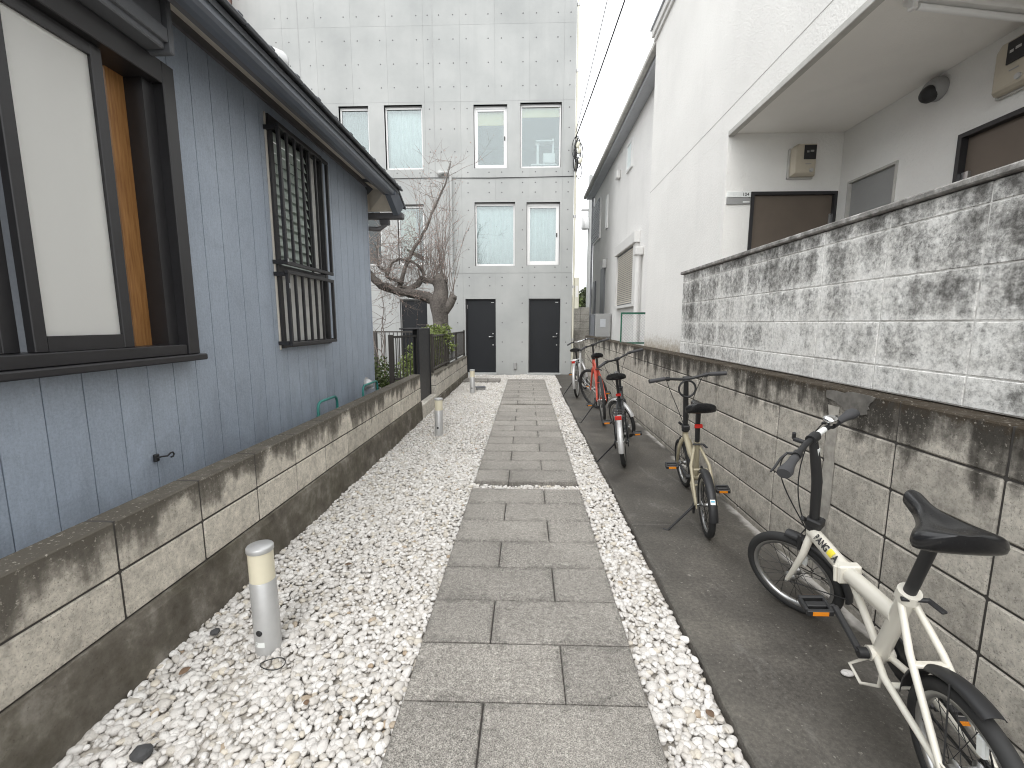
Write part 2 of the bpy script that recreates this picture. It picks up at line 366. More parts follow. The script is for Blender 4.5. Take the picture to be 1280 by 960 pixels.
# concrete facade
g = G('cast_concrete'); a = g.noise(0.9, 6, 0.6); b = g.noise(60, 5, 0.65); st = g.noise(3.0, 5, 0.6, g.scaled(g.pos, (1, 1, 0.07)))
base = g.ramp(a, [(0.28, (0.325, 0.335, 0.33)), (0.55, (0.385, 0.393, 0.385)), (0.78, (0.435, 0.44, 0.43))])
base = g.mix(g.ramp(st, [(0.52, 0), (0.75, 0.35)]), base, (0.30, 0.31, 0.305))
base = g.mix(1.0, base, g.ramp(g.rnd(), [(0, 0.97), (1, 1.03)]), 'MULTIPLY')
base = g.mix(g.ramp(b, [(0.68, 0), (0.76, 0.35)]), base, (0.22, 0.22, 0.215))
MT['concrete'] = g.pr(base, 0.75, 0, g.bump(b, 0.12, 0.004), 0.35)
MT['concrete_dark'] = simple('concrete_joint', (0.34, 0.345, 0.34), 0.9)
MT['hole'] = simple('tie_hole_shadow', (0.15, 0.15, 0.15), 0.9)
MT['door_black'] = simple('black_steel_door', (0.012, 0.0135, 0.016), 0.5, var=0.1, spec=0.35)
MT['white_frame'] = simple('white_window_frame', (0.80, 0.80, 0.79), 0.4, var=0.03)
MT['steel'] = simple('brushed_steel', (0.62, 0.62, 0.62), 0.3, 1.0, var=0.06)
def stucco(name, c, sc=55, bs=0.8, stain=None):
    g = G(name); a = g.noise(sc, 4, 0.6); b = g.noise(1.1, 4); d = g.noise(2.2, 5, 0.6, g.scaled(g.pos, (1, 1, 0.1)))
    base = g.ramp(b, [(0.3, tuple(x * 0.94 for x in c)), (0.7, tuple(min(1, x * 1.04) for x in c))])
    base = g.mix(g.ramp(d, [(0.55, 0), (0.8, 0.22)]), base, tuple(x * 0.7 for x in c))
    if stain:
        z = g.xyz()[2]; fz = g.math('ADD', g.math('SUBTRACT', 1.0, g.math('DIVIDE', g.math('SUBTRACT', z, stain), 0.22)), g.math('MULTIPLY', g.math('SUBTRACT', g.noise(24, 6, 0.7), 0.5), 2.0))
        base = g.mix(g.ramp(fz, [(0.1, 0), (0.9, 0.75)]), base, (0.34, 0.27, 0.18))
    return g.pr(base, 0.9, 0, g.bump(a, bs, 0.010), 0.2)
MT['stucco'] = stucco('white_stucco', (0.82, 0.81, 0.78), 60, 0.55, stain=1.0)
MT['soffit_apt'] = stucco('white_soffit', (0.84, 0.82, 0.785), 90, 0.25)
MT['trim'] = simple('weathered_trim', (0.50, 0.49, 0.46), 0.8, var=0.2, scale=14)
MT['crack'] = simple('joint_crack', (0.40, 0.39, 0.37), 0.9)
MT['grey_house'] = stucco('grey_render', (0.81, 0.80, 0.78), 30, 1.0)
MT['grey_roof'] = simple('grey_gutter', (0.46, 0.475, 0.50), 0.5, var=0.1)
MT['door_brown'] = simple('brown_steel_door', (0.135, 0.108, 0.085), 0.5, var=0.12, scale=8)
MT['panel_grey'] = simple('grey_metal_panel', (0.30, 0.30, 0.295), 0.45, var=0.06)
MT['meter'] = simple('beige_meter_case', (0.50, 0.45, 0.36), 0.5, var=0.06)
MT['black'] = simple('black_plastic', (0.018, 0.018, 0.019), 0.5, var=0.15)
MT['rubber'] = simple('tyre_rubber', (0.022, 0.022, 0.022), 0.75, var=0.25, scale=60)
MT['grip'] = simple('grey_black_grip', (0.045, 0.045, 0.048), 0.6, var=0.15)
MT['leather'] = simple('black_vinyl_saddle', (0.012, 0.012, 0.013), 0.24, var=0.1, scale=150, bump=0.05)
MT['alu'] = simple('aluminium', (0.55, 0.55, 0.545), 0.35, 1.0, var=0.1)
MT['alu_paint'] = simple('silver_paint', (0.50, 0.50, 0.495), 0.42, 0.4, var=0.08)
MT['diffuser'] = simple('cream_lamp_diffuser', (0.70, 0.65, 0.50), 0.4, var=0.04)
g = G('ivory_bike_paint'); a = g.noise(40, 4); s1 = g.noise(16, 6, 0.7)
MT['ivory'] = g.pr(g.mix(g.ramp(s1, [(0.66, 0), (0.76, 0.35)]), (0.72, 0.69, 0.61), (0.40, 0.35, 0.27)), 0.32, 0, None, 0.5, Coat_Weight=0.3)
MT['khaki'] = simple('khaki_bike_paint', (0.36, 0.32, 0.225), 0.35, var=0.08)
MT['red'] = simple('orange_red_paint', (0.50, 0.07, 0.04), 0.35, var=0.08)
MT['dkgrey'] = simple('dark_grey_paint', (0.04, 0.042, 0.045), 0.35, var=0.1)
MT['chrome'] = simple('chrome', (0.75, 0.75, 0.75), 0.15, 1.0, var=0.05)
MT['reflector_red'] = simple('red_reflector', (0.45, 0.02, 0.015), 0.2)
MT['reflector_amber'] = simple('amber_reflector', (0.75, 0.25, 0.02), 0.25)
MT['yellow'] = simple('yellow_sticker', (0.75, 0.62, 0.05), 0.5)
MT['sticker'] = simple('white_sticker', (0.78, 0.80, 0.78), 0.5)
MT['sticker_blue'] = simple('blue_sticker', (0.12, 0.40, 0.55), 0.5)
MT['green_pipe'] = simple('teal_pipe', (0.03, 0.20, 0.17), 0.4, var=0.15)
MT['green_fence'] = simple('green_fence_paint', (0.02, 0.12, 0.075), 0.5)
MT['rail'] = simple('bronze_railing', (0.055, 0.048, 0.042), 0.45, var=0.12)
MT['bark'] = simple('bark', (0.115, 0.102, 0.092), 0.95, var=0.75, scale=30, bump=1.0)
MT['twig'] = simple('twig_bark', (0.22, 0.185, 0.165), 0.9, var=0.25)
MT['bud'] = simple('pink_buds', (0.42, 0.30, 0.26), 0.8, var=0.2)
def leafmat(name, c):
    g = G(name); ri = g.geo.outputs['Random Per Island']
    base = g.ramp(ri, [(0.0, tuple(x * 0.5 for x in c)), (0.6, c), (1.0, tuple(min(1, x * 1.7) for x in c))])
    m = g.pr(base, 0.55, 0, None, 0.4); 
    tr = g.t.nodes.new('ShaderNodeBsdfTranslucent'); g.put(tr.inputs[0], base); mx = g.t.nodes.new('ShaderNodeMixShader'); mx.inputs[0].default_value = 0.3
    g.t.links.new(g.b.outputs[0], mx.inputs[1]); g.t.links.new(tr.outputs[0], mx.inputs[2]); g.t.links.new(mx.outputs[0], g.o.inputs[0])
    return m
MT['leaf'] = leafmat('shrub_leaf', (0.105, 0.14, 0.045)); MT['leaf_light'] = leafmat('light_leaf', (0.22, 0.27, 0.09))
MT['leaf_dark'] = leafmat('far_leaf', (0.07, 0.085, 0.04)); MT['deadleaf'] = simple('dead_leaf', (0.17, 0.11, 0.07), 0.8, var=0.3)
MT['slate'] = simple('dark_stone', (0.06, 0.06, 0.062), 0.8, var=0.3, scale=20)
def glass(name, tint, refl=0.14, rough=0.02, trans=0.9):
    g = G(name)
    t = g.t.nodes.new('ShaderNodeBsdfTransparent'); g.put(t.inputs[0], tint)
    gl = g.t.nodes.new('ShaderNodeBsdfGlossy'); gl.inputs['Roughness'].default_value = rough; g.put(gl.inputs['Color'], (0.9, 0.95, 0.95))
    fr = g.t.nodes.new('ShaderNodeFresnel'); fr.inputs[0].default_value = 1.5
    f = g.math('ADD', g.math('MULTIPLY', fr.outputs[0], 0.9), refl)
    mx = g.t.nodes.new('ShaderNodeMixShader'); g.put(mx.inputs[0], f)
    g.t.links.new(t.outputs[0], mx.inputs[1]); g.t.links.new(gl.outputs[0], mx.inputs[2]); g.t.links.new(mx.outputs[0], g.o.inputs[0])
    return g.m
MT['glass'] = glass('window_glass', (0.90, 0.95, 0.95), 0.10)
MT['glass_dark'] = glass('dark_window_glass', (0.35, 0.38, 0.40), 0.03)
def frosted(name, col, tr):
    g = G(name); n = g.noise(240, 3, 0.6); b = g.bump(n, 0.25, 0.003)
    d = g.t.nodes.new('ShaderNodeBsdfPrincipled'); g.put(d.inputs['Base Color'], col); d.inputs['Roughness'].default_value = 0.32; g.put(d.inputs['Normal'], b)
    r = g.t.nodes.new('ShaderNodeBsdfRefraction'); g.put(r.inputs['Color'], (0.95, 0.97, 0.95)); r.inputs['Roughness'].default_value = 0.42; r.inputs['IOR'].default_value = 1.15
    mx = g.t.nodes.new('ShaderNodeMixShader'); mx.inputs[0].default_value = tr
    g.t.links.new(d.outputs[0], mx.inputs[1]); g.t.links.new(r.outputs[0], mx.inputs[2]); g.t.links.new(mx.outputs[0], g.o.inputs[0])
    return g.m
MT['frosted'] = frosted('frosted_glass', (0.94, 0.935, 0.90), 0.34)
MT['frosted_green'] = frosted('louvre_glass', (0.50, 0.57, 0.52), 0.25)
g = G('curtain_cloth'); ln = g.noise(8, 3)
MT['curtain'] = g.pr(g.ramp(ln, [(0.3, (0.72, 0.79, 0.785)), (0.7, (0.80, 0.855, 0.85))]), 0.9)
MT['curtain_w'] = simple('cream_curtain', (0.84, 0.82, 0.75), 0.9, var=0.06)
MT['curtain_k'] = simple('khaki_curtain', (0.42, 0.39, 0.28), 0.9, var=0.08)
MT['blind'] = simple('yellow_blind', (0.72, 0.62, 0.33), 0.8, var=0.05)
MT['room'] = simple('room_wall', (0.30, 0.32, 0.35), 0.9)
MT['room_dark'] = simple('dark_room', (0.10, 0.10, 0.105), 0.9)
MT['pink'] = simple('pinkish_wall', (0.34, 0.22, 0.19), 0.9)
MT['cable'] = simple('cable_black', (0.03, 0.03, 0.032), 0.6)
MT['cream_pipe'] = simple('cream_pipe', (0.62, 0.60, 0.50), 0.5, var=0.06)
MT['white_pvc'] = simple('white_pvc', (0.72, 0.71, 0.69), 0.45, var=0.05)
MT['blackboard'] = simple('gate_black', (0.016, 0.016, 0.018), 0.5)

# ================================================================== SETTING
MB().box(-150, 150, -60, 240, -0.5, -0.13).build('ground', MT['earth'], kind='structure')
MB().box(-1.70, 1.4, -0.6, 12.0, -0.12, -0.052).build('gravel_bed', MT['bed'], kind='structure')

# ---- path: rows of 600 x 300 tiles in three runs
path = link('path', None, None, (0, 0, 0), kind='structure')
def tile_mesh(w, d):
    return MB().box(-w / 2, w / 2, -d / 2, d / 2, -0.06, 0.0, 0.004).mesh('tile', MT['tile'])
T_LONG = tile_mesh(0.595, 0.2925); T_SHORT = tile_mesh(0.295, 0.2925)
BEDS = [(-0.665, 3.535, 14, 0), (3.70, 7.36, 12, 0), (7.47, 10.80, 11, 1)]
for (y0, y1, n, odd) in BEDS:
    step = (y1 - y0) / n
    MB().box(-0.44, 0.44, y0 + 0.01, y1 - 0.01, -0.062, -0.012).build('mortar_bed', MT['mortar'], path)
    for i in range(n):
        yc = y0 + (i + 0.5) * step
        lng_left = (n - i + odd) % 2 == 1
        jit = lambda: random.uniform(-0.0012, 0.0012)
        if odd == 1:                                    # far run is laid as three pieces a row
            a, b = (-0.30, 0.15) if lng_left else (-0.15, 0.30)
        xs = [(-0.15, T_LONG), (0.30, T_SHORT)] if lng_left else [(-0.30, T_SHORT), (0.15, T_LONG)]
        for x, me in xs:
            o = link('tile', me, path, (x + jit(), yc + jit(), random.uniform(-0.0015, 0.0)), (random.uniform(-.002, .002), random.uniform(-.002, .002), random.uniform(-.001, .001) + (math.pi if random.random() < .5 else 0)))
            o.scale = (1, step / 0.30, 1)
    # front edge course
pad = link('door_pad', None, None, (0, 0, 0), kind='structure')
for i in range(2):
    link('tile', T_LONG, pad, (-1.24 , 10.55 + 0.3 * i, -0.004)); link('tile', T_SHORT, pad, (-0.785, 10.55 + 0.3 * i, -0.005))

# ---- bicycle strip
SLX = 0.722
slab = MB()
ys = [-0.6, 2.9, 6.2, 9.35]
for a, b in zip(ys, ys[1:]): slab.box(SLX, 1.56, a + 0.002, b - 0.002, -0.13, 0.0, 0.006)
slab.build('bicycle_parking_slab', MT['slab'], kind='structure')
MB().box(SLX + 0.06, 1.25, 9.37, 11.95, -0.13, -0.012, 0.006).build('concrete_apron', MT['slab'], kind='structure')

# ---- gravel (real stones, one object)
def ico(sub):
    bm = bmesh.new(); bmesh.ops.create_icosphere(bm, subdivisions=sub, radius=1.0)
    v = np.array([tuple(p.co) for p in bm.verts]); f = np.array([[q.index for q in p.verts] for p in bm.faces]); bm.free()
    return v, f
ICO = [ico(1), ico(2), ico(3)]
areas = [(-1.515, -0.455, 0.25, 12.0), (0.458, 0.712, 0.25, 12.0), (-0.455, 0.458, 3.545, 3.69), (-0.455, 0.458, 7.37, 7.462), (-0.455, 0.458, 10.81, 12.0), (0.712, 0.78, 9.4, 12.0)]
def stones():
    V = []; Fc = []; off = 0
    for (x0, x1, y0, y1) in areas:
        for layer in (0, 1):
            sp = 0.0245 if layer else 0.028
            nx = max(1, int(round((x1 - x0) / sp))); ny = max(1, int(round((y1 - y0) / (sp * 0.87))))
            for j in range(ny):
                y = y0 + (j + 0.5) * (y1 - y0) / ny
                if y > 5 and layer == 0: continue
                for i in range(nx):
                    x = x0 + (i + 0.5 + (0.25 if j % 2 else -0.25)) * (x1 - x0) / nx
                    px = x + rng.normal(0, sp * 0.30); py = y + rng.normal(0, sp * 0.30)
                    px = min(max(px, x0 + 0.006), x1 - 0.006)
                    if (-1.54 < px < -0.62 and 10.38 < py < 11.02): continue
                    if layer and rng.random() < 0.03: continue
                    s = rng.lognormal(-4.18, 0.27); s = min(max(s, 0.009), 0.026)
                    a = s; b = s * rng.uniform(0.62, 0.88); c = s * rng.uniform(0.42, 0.66)
                    if y < 2.0: lod = 2 if layer else 1
                    elif y < 4.6: lod = 1 if layer else 0
                    else: lod = 0
                    v, f = ICO[lod]
                    p = v.copy()
                    if lod:                                   # pebbles are not ellipsoids
                        k = rng.normal(0, 1, 3); q = rng.normal(0, 1, 3)
                        p = p * (1 + 0.10 * np.sin(v @ k * 1.7 + q[0]) + 0.06 * np.sin(v @ q * 2.6))[:, None]
                    p = p * (a, b, c)
                    th = rng.uniform(0, 2 * np.pi); t1 = rng.normal(0, 0.30); t2 = rng.normal(0, 0.22)
                    cz, sz = np.cos(th), np.sin(th)
                    Rz = np.array([[cz, -sz, 0], [sz, cz, 0], [0, 0, 1]])
                    Rx = np.array([[1, 0, 0], [0, np.cos(t1), -np.sin(t1)], [0, np.sin(t1), np.cos(t1)]])
                    Ry = np.array([[np.cos(t2), 0, np.sin(t2)], [0, 1, 0], [-np.sin(t2), 0, np.cos(t2)]])
                    und = 0.008 * math.sin(px * 5.1 + 1.3) * math.sin(py * 3.3) + 0.005 * math.sin(px * 11 + py * 7)
                    p = p @ (Rz @ Rx @ Ry).T + (px, py, (-0.036 if layer else -0.047) + und + rng.normal(0, 0.004))
                    V.append(p); Fc.append(f + off); off += len(p)
    return np.concatenate(V), np.concatenate(Fc)
V, Fc = stones()
me = bpy.data.meshes.new('white_gravel')
me.vertices.add(len(V)); me.vertices.foreach_set('co', V.astype(np.float32).ravel())
me.loops.add(Fc.size); me.loops.foreach_set('vertex_index', Fc.astype(np.int32).ravel())
me.polygons.add(len(Fc)); me.polygons.foreach_set('loop_start', np.arange(0, Fc.size, 3, dtype=np.int32))
me.polygons.foreach_set('loop_total', np.full(len(Fc), 3, dtype=np.int32))
me.polygons.foreach_set('use_smooth', np.ones(len(Fc), dtype=bool)); me.update(calc_edges=True); me.materials.append(MT['pebble'])
link('white_gravel', me, None, kind='stuff', label='white rounded pebbles filling the beds along both sides of the path', category='gravel')
print('gravel tris', len(Fc))

# ================================================================== WALLS OF BLOCKS
PIT = 0.43
def block_wall(t, x0, x1, ylist, courses, mat, core, proud=0.006, gap=0.004, face=-1):
    """courses: list of (z0, z1); blocks run along y; shared mesh per course height and length"""
    cache = {}
    for (z0, z1) in courses:
        for a, b in zip(ylist, ylist[1:]):
            k = (round(b - a, 3), round(z1 - z0, 3))
            if k not in cache:
                cache[k] = MB().box(x0, x1, -(b - a) / 2 + gap, (b - a) / 2 - gap, -(z1 - z0) / 2 + gap, (z1 - z0) / 2 - gap, 0.006 if mat != MT['block_w'] else 0.003).mesh('block', mat)
            link('block', cache[k], t, (random.uniform(-0.0012, 0.0012), (a + b) / 2, (z0 + z1) / 2))
    core.build('mortar', MT['mortar'] if mat != MT['block_w'] else MT['mortar_w'], t)
# right: bicycle wall
t = thing('block_wall', 'long low grey concrete block wall with mossy dark top beside the bicycles', 'wall', (0, 0, 0))
yl = [1.857 + PIT * k for k in range(-5, 24)]; yl[-1] = min(yl[-1], 11.85)
block_wall(t, 1.55, 1.70, yl, [(-0.10, 0.04), (0.04, 0.243), (0.243, 0.449), (0.449, 0.665), (0.665, 0.868), (0.868, 1.048)], MT['block_r'],
           MB().box(1.557, 1.694, yl[0] + 0.01, yl[-1] - 0.006, -0.1, 1.04))
pt = MB()     # thin cement patch smeared over the joint below the coping
pp = []
for k in range(28):
    an = 2 * math.pi * k / 28; rr = 1 + 0.22 * math.sin(an * 3 + 1) + random.uniform(-.10, .10)
    pp.append((1.5465, 2.13 + 0.15 * rr * math.cos(an), min(1.043, 1.0 + 0.048 * rr * math.sin(an))))
n_ = len(pp); pt.add(pp + [(1.552, p[1], p[2]) for p in pp], [tuple(range(n_))] + [(i, (i + 1) % n_, n_ + (i + 1) % n_, n_ + i) for i in range(n_)])
MT['patch'] = simple('cement_patch', (0.165, 0.155, 0.14), 0.9, var=0.5, scale=22, bump=0.5)
pt.build('cement_patch', MT['patch'], t)
pl = MB()
prev = [(1.5445, 2.262, 0.93), (1.5445, 2.215, 0.93)]
zz = np.linspace(0.955, 0.0, 14); ww = []
for q in zz: ww.append((2.235 - 0.035 + random.uniform(-.01, .01), 2.235 + 0.035 + random.uniform(-.012, .012), q))
vsl = [(1.5482, a, z) for (a, b, z) in ww] + [(1.5482, b, z) for (a, b, z) in ww]; n_ = len(ww)
pl.add(vsl + [(1.5512, v[1], v[2]) for v in vsl], [(i, i + 1, n_ + i + 1, n_ + i) for i in range(n_ - 1)])
MT['patch2'] = simple('mortar_smear', (0.34, 0.32, 0.285), 0.9, var=0.5, scale=24, bump=0.4)
pl.build('mortar_smear', MT['patch2'], t)

# right: upper painted wall
t = thing('painted_block_wall', 'white painted block wall black with mould standing on the mossy wall', 'wall', (0, 0, 0))
yl = [2.16 + 0.445 * k for k in range(-6, 6)] + [4.86]
block_wall(t, 1.665, 1.765, yl, [(1.05, 1.17), (1.17, 1.375), (1.375, 1.575), (1.575, 1.795), (1.795, 1.875)], MT['block_w'],
           MB().box(1.6685, 1.76, yl[0] + 0.01, 4.85, 1.05, 1.87), gap=0.0028)
MB().box(1.640, 1.79, yl[0], 4.885, 1.876, 1.905, 0.006).build('coping', MT['coping'], t)
# left: house wall
t = thing('garden_block_wall', 'low stained block wall on a dark footing before the blue house', 'wall', (0, 0, 0))
yl = [1.512 + PIT * k for k in range(-5, 11)] + [6.29]
block_wall(t, -1.65, -1.53, yl, [(0.236, 0.434), (0.434, 0.64)], MT['block_l'], MB().box(-1.645, -1.536, yl[0] + .01, 6.28, 0.2, 0.634))
ft = MB(); n_ = 60; sec = []
for i in range(n_ + 1):
    y = yl[0] + (6.29 - yl[0]) * i / n_; e = 0.006 * math.sin(y * 9) + random.uniform(-.003, .003)
    sec.append([(-1.66, y, -0.2), (-1.66, y, 0.235), (-1.518 + e * .3, y, 0.235), (-1.512 + e, y, 0.20 + e), (-1.508 + e, y, 0.06 + e), (-1.50 - e, y, -0.2)])
ft.loft(sec); ft.s = [False] * len(ft.f); ft.build('footing', MT['footing'], t)
# left: wall by the tree
t = thing('fence_block_wall', 'short block wall carrying the brown railing before the bare tree', 'wall', (0, 0, 0))
yl = [7.40 + 0.425 * k for k in range(9)] + [11.4]
block_wall(t, -1.645, -1.535, yl, [(0.10, 0.315), (0.315, 0.53)], MT['block_f'], MB().box(-1.64, -1.54, 7.41, 11.39, 0.0, 0.524))
MB().box(-1.66, -1.515, 7.38, 11.42, -0.2, 0.099, 0.006).build('footing', MT['footing'], t)
o = MB().box(-1.66, -1.52, 6.295, 7.375, -0.2, 0.17, 0.006).build('gate_sill', MT['block_f'], label='low concrete sill across the garden gateway', category='sill')

# ================================================================== BLUE HOUSE (left)
H = thing('blue_house', 'single storey house with blue grey vertical board siding and dark eaves', 'house', (-1.95, 0, 0))
HX = -1.95
def hb(name, mat, mb, par=H):
    mb.v = [(v[0] - HX, v[1], v[2]) for v in mb.v]
    return mb.build(name, mat, par)
BW = (0.30, 2.46, 1.215, 2.70); GW = (3.47, 4.30, 1.19, 2.88)
gw = 0.1685; y0 = 2.199 - 14 * gw; k = 0
while y0 + k * gw < 5.55:
    a = y0 + k * gw; b = min(a + gw, 5.555)
    for (u0, u1, v0, v1) in cells(a + 0.0025, b - 0.0025, 0.12, 3.0, [BW, GW]): hb('board', MT['siding'], MB().box(HX - 0.014, HX, u0, u1, v0, v1))
    k += 1
m = MB()
for (u0, u1, v0, v1) in cells(-0.2, 5.54, -0.1, 3.1, [(BW[0] + .03, BW[1] - .03, BW[2] + .03, BW[3] - .03), (GW[0] + .03, GW[1] - .03, GW[2] + .03, GW[3] - .03)]): m.box(HX - 0.11, HX - 0.008, u0, u1, v0, v1)
m.box(-4.75, HX - 0.11, 5.43, 5.54, -0.1, 3.1); m.box(-4.75, HX - 0.11, -0.2, -0.1, -0.1, 3.1) 
for (u0, u1, v0, v1) in cells(-0.1, 5.43, -0.1, 3.1, [(0.3, 2.5, 0.6, 2.6)]): m.box(-4.75, -4.62, u0, u1, v0, v1)  # unseen rear opening, added to let daylight into the room

hb('wall', MT['siding_gap'], m)
hb('corner_trim', MT['siding'], MB().box(HX - 0.06, HX + 0.004, 5.556, 5.585, 0.12, 3.0))
rs = MB()
for (u0, u1, v0, v1) in cells(-0.1, 5.4, 0.3, 3.0, [(0.3, 2.5, 0.6, 2.6)]): rs.box(-4.6, -4.5, u0, u1, v0, v1)  # the added rear opening continues through the inner shell
hb('room_shell', MT['room'], rs.box(-4.5, HX - .115, 2.95, 3.05, 0.3, 3.0).box(-4.5, HX - .115, -0.09, 5.4, 0.25, 0.3))
hb('frieze', MT['gutter_low'], MB().box(HX, HX + 0.022, -0.2, 5.56, 2.992, 3.045))
hb('soffit', MT['soffit'], MB().box(HX - 0.05, -1.665, -0.2, 5.45, 3.046, 3.06))
hb('fascia', MT['gutter_low'], MB().box(-1.69, -1.655, -0.2, 5.42, 2.868, 3.045))
gt = MB(); sec = []
prof = [(-1.654, 2.866), (-1.60, 2.852), (-1.565, 2.858), (-1.548, 2.872), (-1.543, 2.905), (-1.534, 2.912), (-1.534, 2.922), (-1.552, 2.922), (-1.556, 2.88), (-1.60, 2.868), (-1.654, 2.88)]
for y in (-0.2, 5.37): sec.append([(x, y, z) for x, z in prof])
gt.loft(sec); gt.s = [False] * len(gt.f); gt.box(-1.655, -1.536, 5.37, 5.378, 2.852, 2.924)
hb('gutter', MT['gutter'], gt)
# roof: slab with an eave row of tiles
rf = MB(); rf.add([(-1.53, -0.2, 2.935), (-5.0, -0.2, 4.45), (-5.0, 5.5, 4.45), (-1.53, 5.5, 2.935), (-1.53, -0.2, 2.90), (-5.0, -0.2, 4.35), (-5.0, 5.5, 4.35), (-1.53, 5.5, 2.90)],
       [(0, 1, 2, 3), (4, 7, 6, 5), (0, 3, 7, 4), (1, 5, 6, 2), (0, 4, 5, 1), (3, 2, 6, 7)])
roof = hb('roof', MT['roof'], rf)
for k in range(19):
    y = -0.15 + k * 0.30
    hb('tile', MT['roof'], MB().obox((-1.645, y + 0.147, 3.012), (1, 0, -0.436), (0, 1, 0), (0.436, 0, 1), 0.165, 0.146, 0.012, 0.005), roof)
    hb('tile', MT['roof'], MB().obox((-1.56, y + 0.28, 2.998), (1, 0, -0.436), (0, 1, 0), (0.436, 0, 1), 0.05, 0.022, 0.014, 0.006), roof)
# lower hip at the far end with its own eave
def plate(pts, th):
    n = len(pts); return MB().add(pts + [(p[0], p[1], p[2] + th) for p in pts], [tuple(range(n)), tuple(range(2 * n - 1, n - 1, -1))] + [(i, (i + 1) % n, n + (i + 1) % n, n + i) for i in range(n)])
ve = MB(); ve.add([(-1.665, 5.37, 2.965), (-1.535, 5.37, 2.965), (-1.53, 5.70, 2.80), (-1.665, 5.70, 2.80), (-1.665, 5.37, 2.868), (-1.60, 5.37, 2.862), (-1.60, 5.70, 2.70), (-1.665, 5.70, 2.70)],
       [(0, 1, 2, 3), (4, 7, 6, 5), (1, 5, 6, 2), (0, 3, 7, 4), (0, 4, 5, 1), (3, 2, 6, 7)])
hb('verge_board', MT['gutter'], ve)
hb('end_soffit', MT['soffit_wood'], plate([(-1.96, 5.452, 3.04), (-1.667, 5.452, 2.93), (-1.667, 5.70, 2.745), (-1.96, 5.70, 2.745), (-2.7, 5.70, 2.745), (-2.7, 5.60, 3.04), (-1.96, 5.60, 3.0)], .012))
hb('end_roof', MT['roof'], plate([(-1.53, 5.37, 2.985), (-1.70, 5.37, 3.085), (-4.6, 5.37, 3.35), (-4.6, 5.78, 2.90), (-1.70, 5.78, 2.83), (-1.525, 5.78, 2.785)], .03))
hb('end_gutter', MT['gutter_low'], MB().box(-4.6, -1.55, 5.705, 5.80, 2.665, 2.74, 0.012))
hb('downpipe', MT['gutter_low'], MB().tube([(-1.80, 5.775, 2.68), (-1.80, 5.775, 2.60), (-1.86, 5.72, 2.54), (-2.04, 5.62, 2.53), (-2.06, 5.60, 2.4), (-2.06, 5.60, 0.2)], 0.03, 10).box(-1.86, -1.74, 5.735, 5.815, 2.60, 2.67, 0.01))
# big window with shutter box
W = hb('window', MT['frame_dark'], MB()
    .box(HX - 0.10, HX + 0.075, BW[1] - 0.055, BW[1] + 0.025, BW[2] - .02, BW[3], 0.004)
    .box(HX - 0.10, HX + 0.075, BW[0] - 0.02, BW[0] + 0.04, BW[2] - .02, BW[3], 0.004)
    .box(HX - 0.10, HX + 0.075, BW[0] + .041, BW[1] - 0.056, BW[3] - 0.11, BW[3], 0.004)
    .box(HX - 0.10, HX + 0.065, BW[0] + .041, BW[1] - 0.056, BW[2] - .02, BW[2] + 0.035, 0.004)
    .box(HX - 0.08, HX + 0.02, BW[1] - 0.125, BW[1] - 0.056, BW[2] + .036, BW[3] - .112))
hb('sill', MT['frame_dark'], MB().box(HX - 0.01, HX + 0.105, BW[0] - 0.05, BW[1] + 0.045, BW[2] - 0.055, BW[2] - 0.021, 0.006), W)
sa = MB(); xs0, xs1 = HX - 0.005, HX + 0.032
for (a, b) in ((1.668, 1.718), (2.058, 2.112)): sa.box(xs0, xs1, a, b, BW[2] + .036, BW[3] - .112, 0.003)
sa.box(xs0 + .002, xs1 - .002, 1.719, 2.057, BW[2] + .037, BW[2] + .10); sa.box(xs0 + .002, xs1 - .002, 1.719, 2.057, BW[3] - .165, BW[3] - .113)
hb('sash', MT['frame_dark'], sa, W)
hb('pane', MT['frosted'], MB().box(HX + .010, HX + .015, 1.71, 2.066, BW[2] + .095, BW[3] - .16), W)
sb = MB(); xs0, xs1 = HX - 0.055, HX - 0.018
for (a, b) in ((0.34, 0.40), (1.60, 1.66)): sb.box(xs0, xs1, a, b, BW[2] + .036, BW[3] - .112, 0.003)
sb.box(xs0 + .002, xs1 - .002, 0.401, 1.599, BW[2] + .037, BW[2] + .10); sb.box(xs0 + .002, xs1 - .002, 0.401, 1.599, BW[3] - .165, BW[3] - .113)
hb('sash', MT['frame_dark'], sb, W)
hb('pane', MT['glass_dark'], MB().box(HX - .040, HX - .035, 0.39, 1.61, BW[2] + .095, BW[3] - .16), W)
hb('wood_jamb', MT['wood'], MB().box(HX - 0.22, HX - 0.075, 2.235, 2.375, BW[2] + 0.01, BW[3] - .05), W)
cu = MB(); sec = []
for i in range(60):
    y = 1.66 + i * 0.012; sec.append([(HX - 0.10 + 0.012 * math.sin(i * 0.9), y, BW[2]), (HX - 0.10 + 0.012 * math.sin(i * 0.9), y, BW[3]), (HX - 0.103 + 0.012 * math.sin(i * 0.9), y, BW[3]), (HX - 0.103 + 0.012 * math.sin(i * 0.9), y, BW[2])])
cu.loft([s for s in sec if 1.80 < s[0][1] < 2.20]); hb('curtain', MT['curtain_w'], cu, W)
S = hb('shutter_box', MT['shutter_dark'], MB().box(HX, -1.79, 0.15, 2.33, 2.705, 2.93, 0.006).box(HX + 0.001, -1.768, 0.15, 2.33, 2.735, 2.80, 0.004))
hb('end_cap', MT['shutter_dark'], MB().box(HX, -1.762, 2.331, 2.362, 2.69, 2.94, 0.006), S)
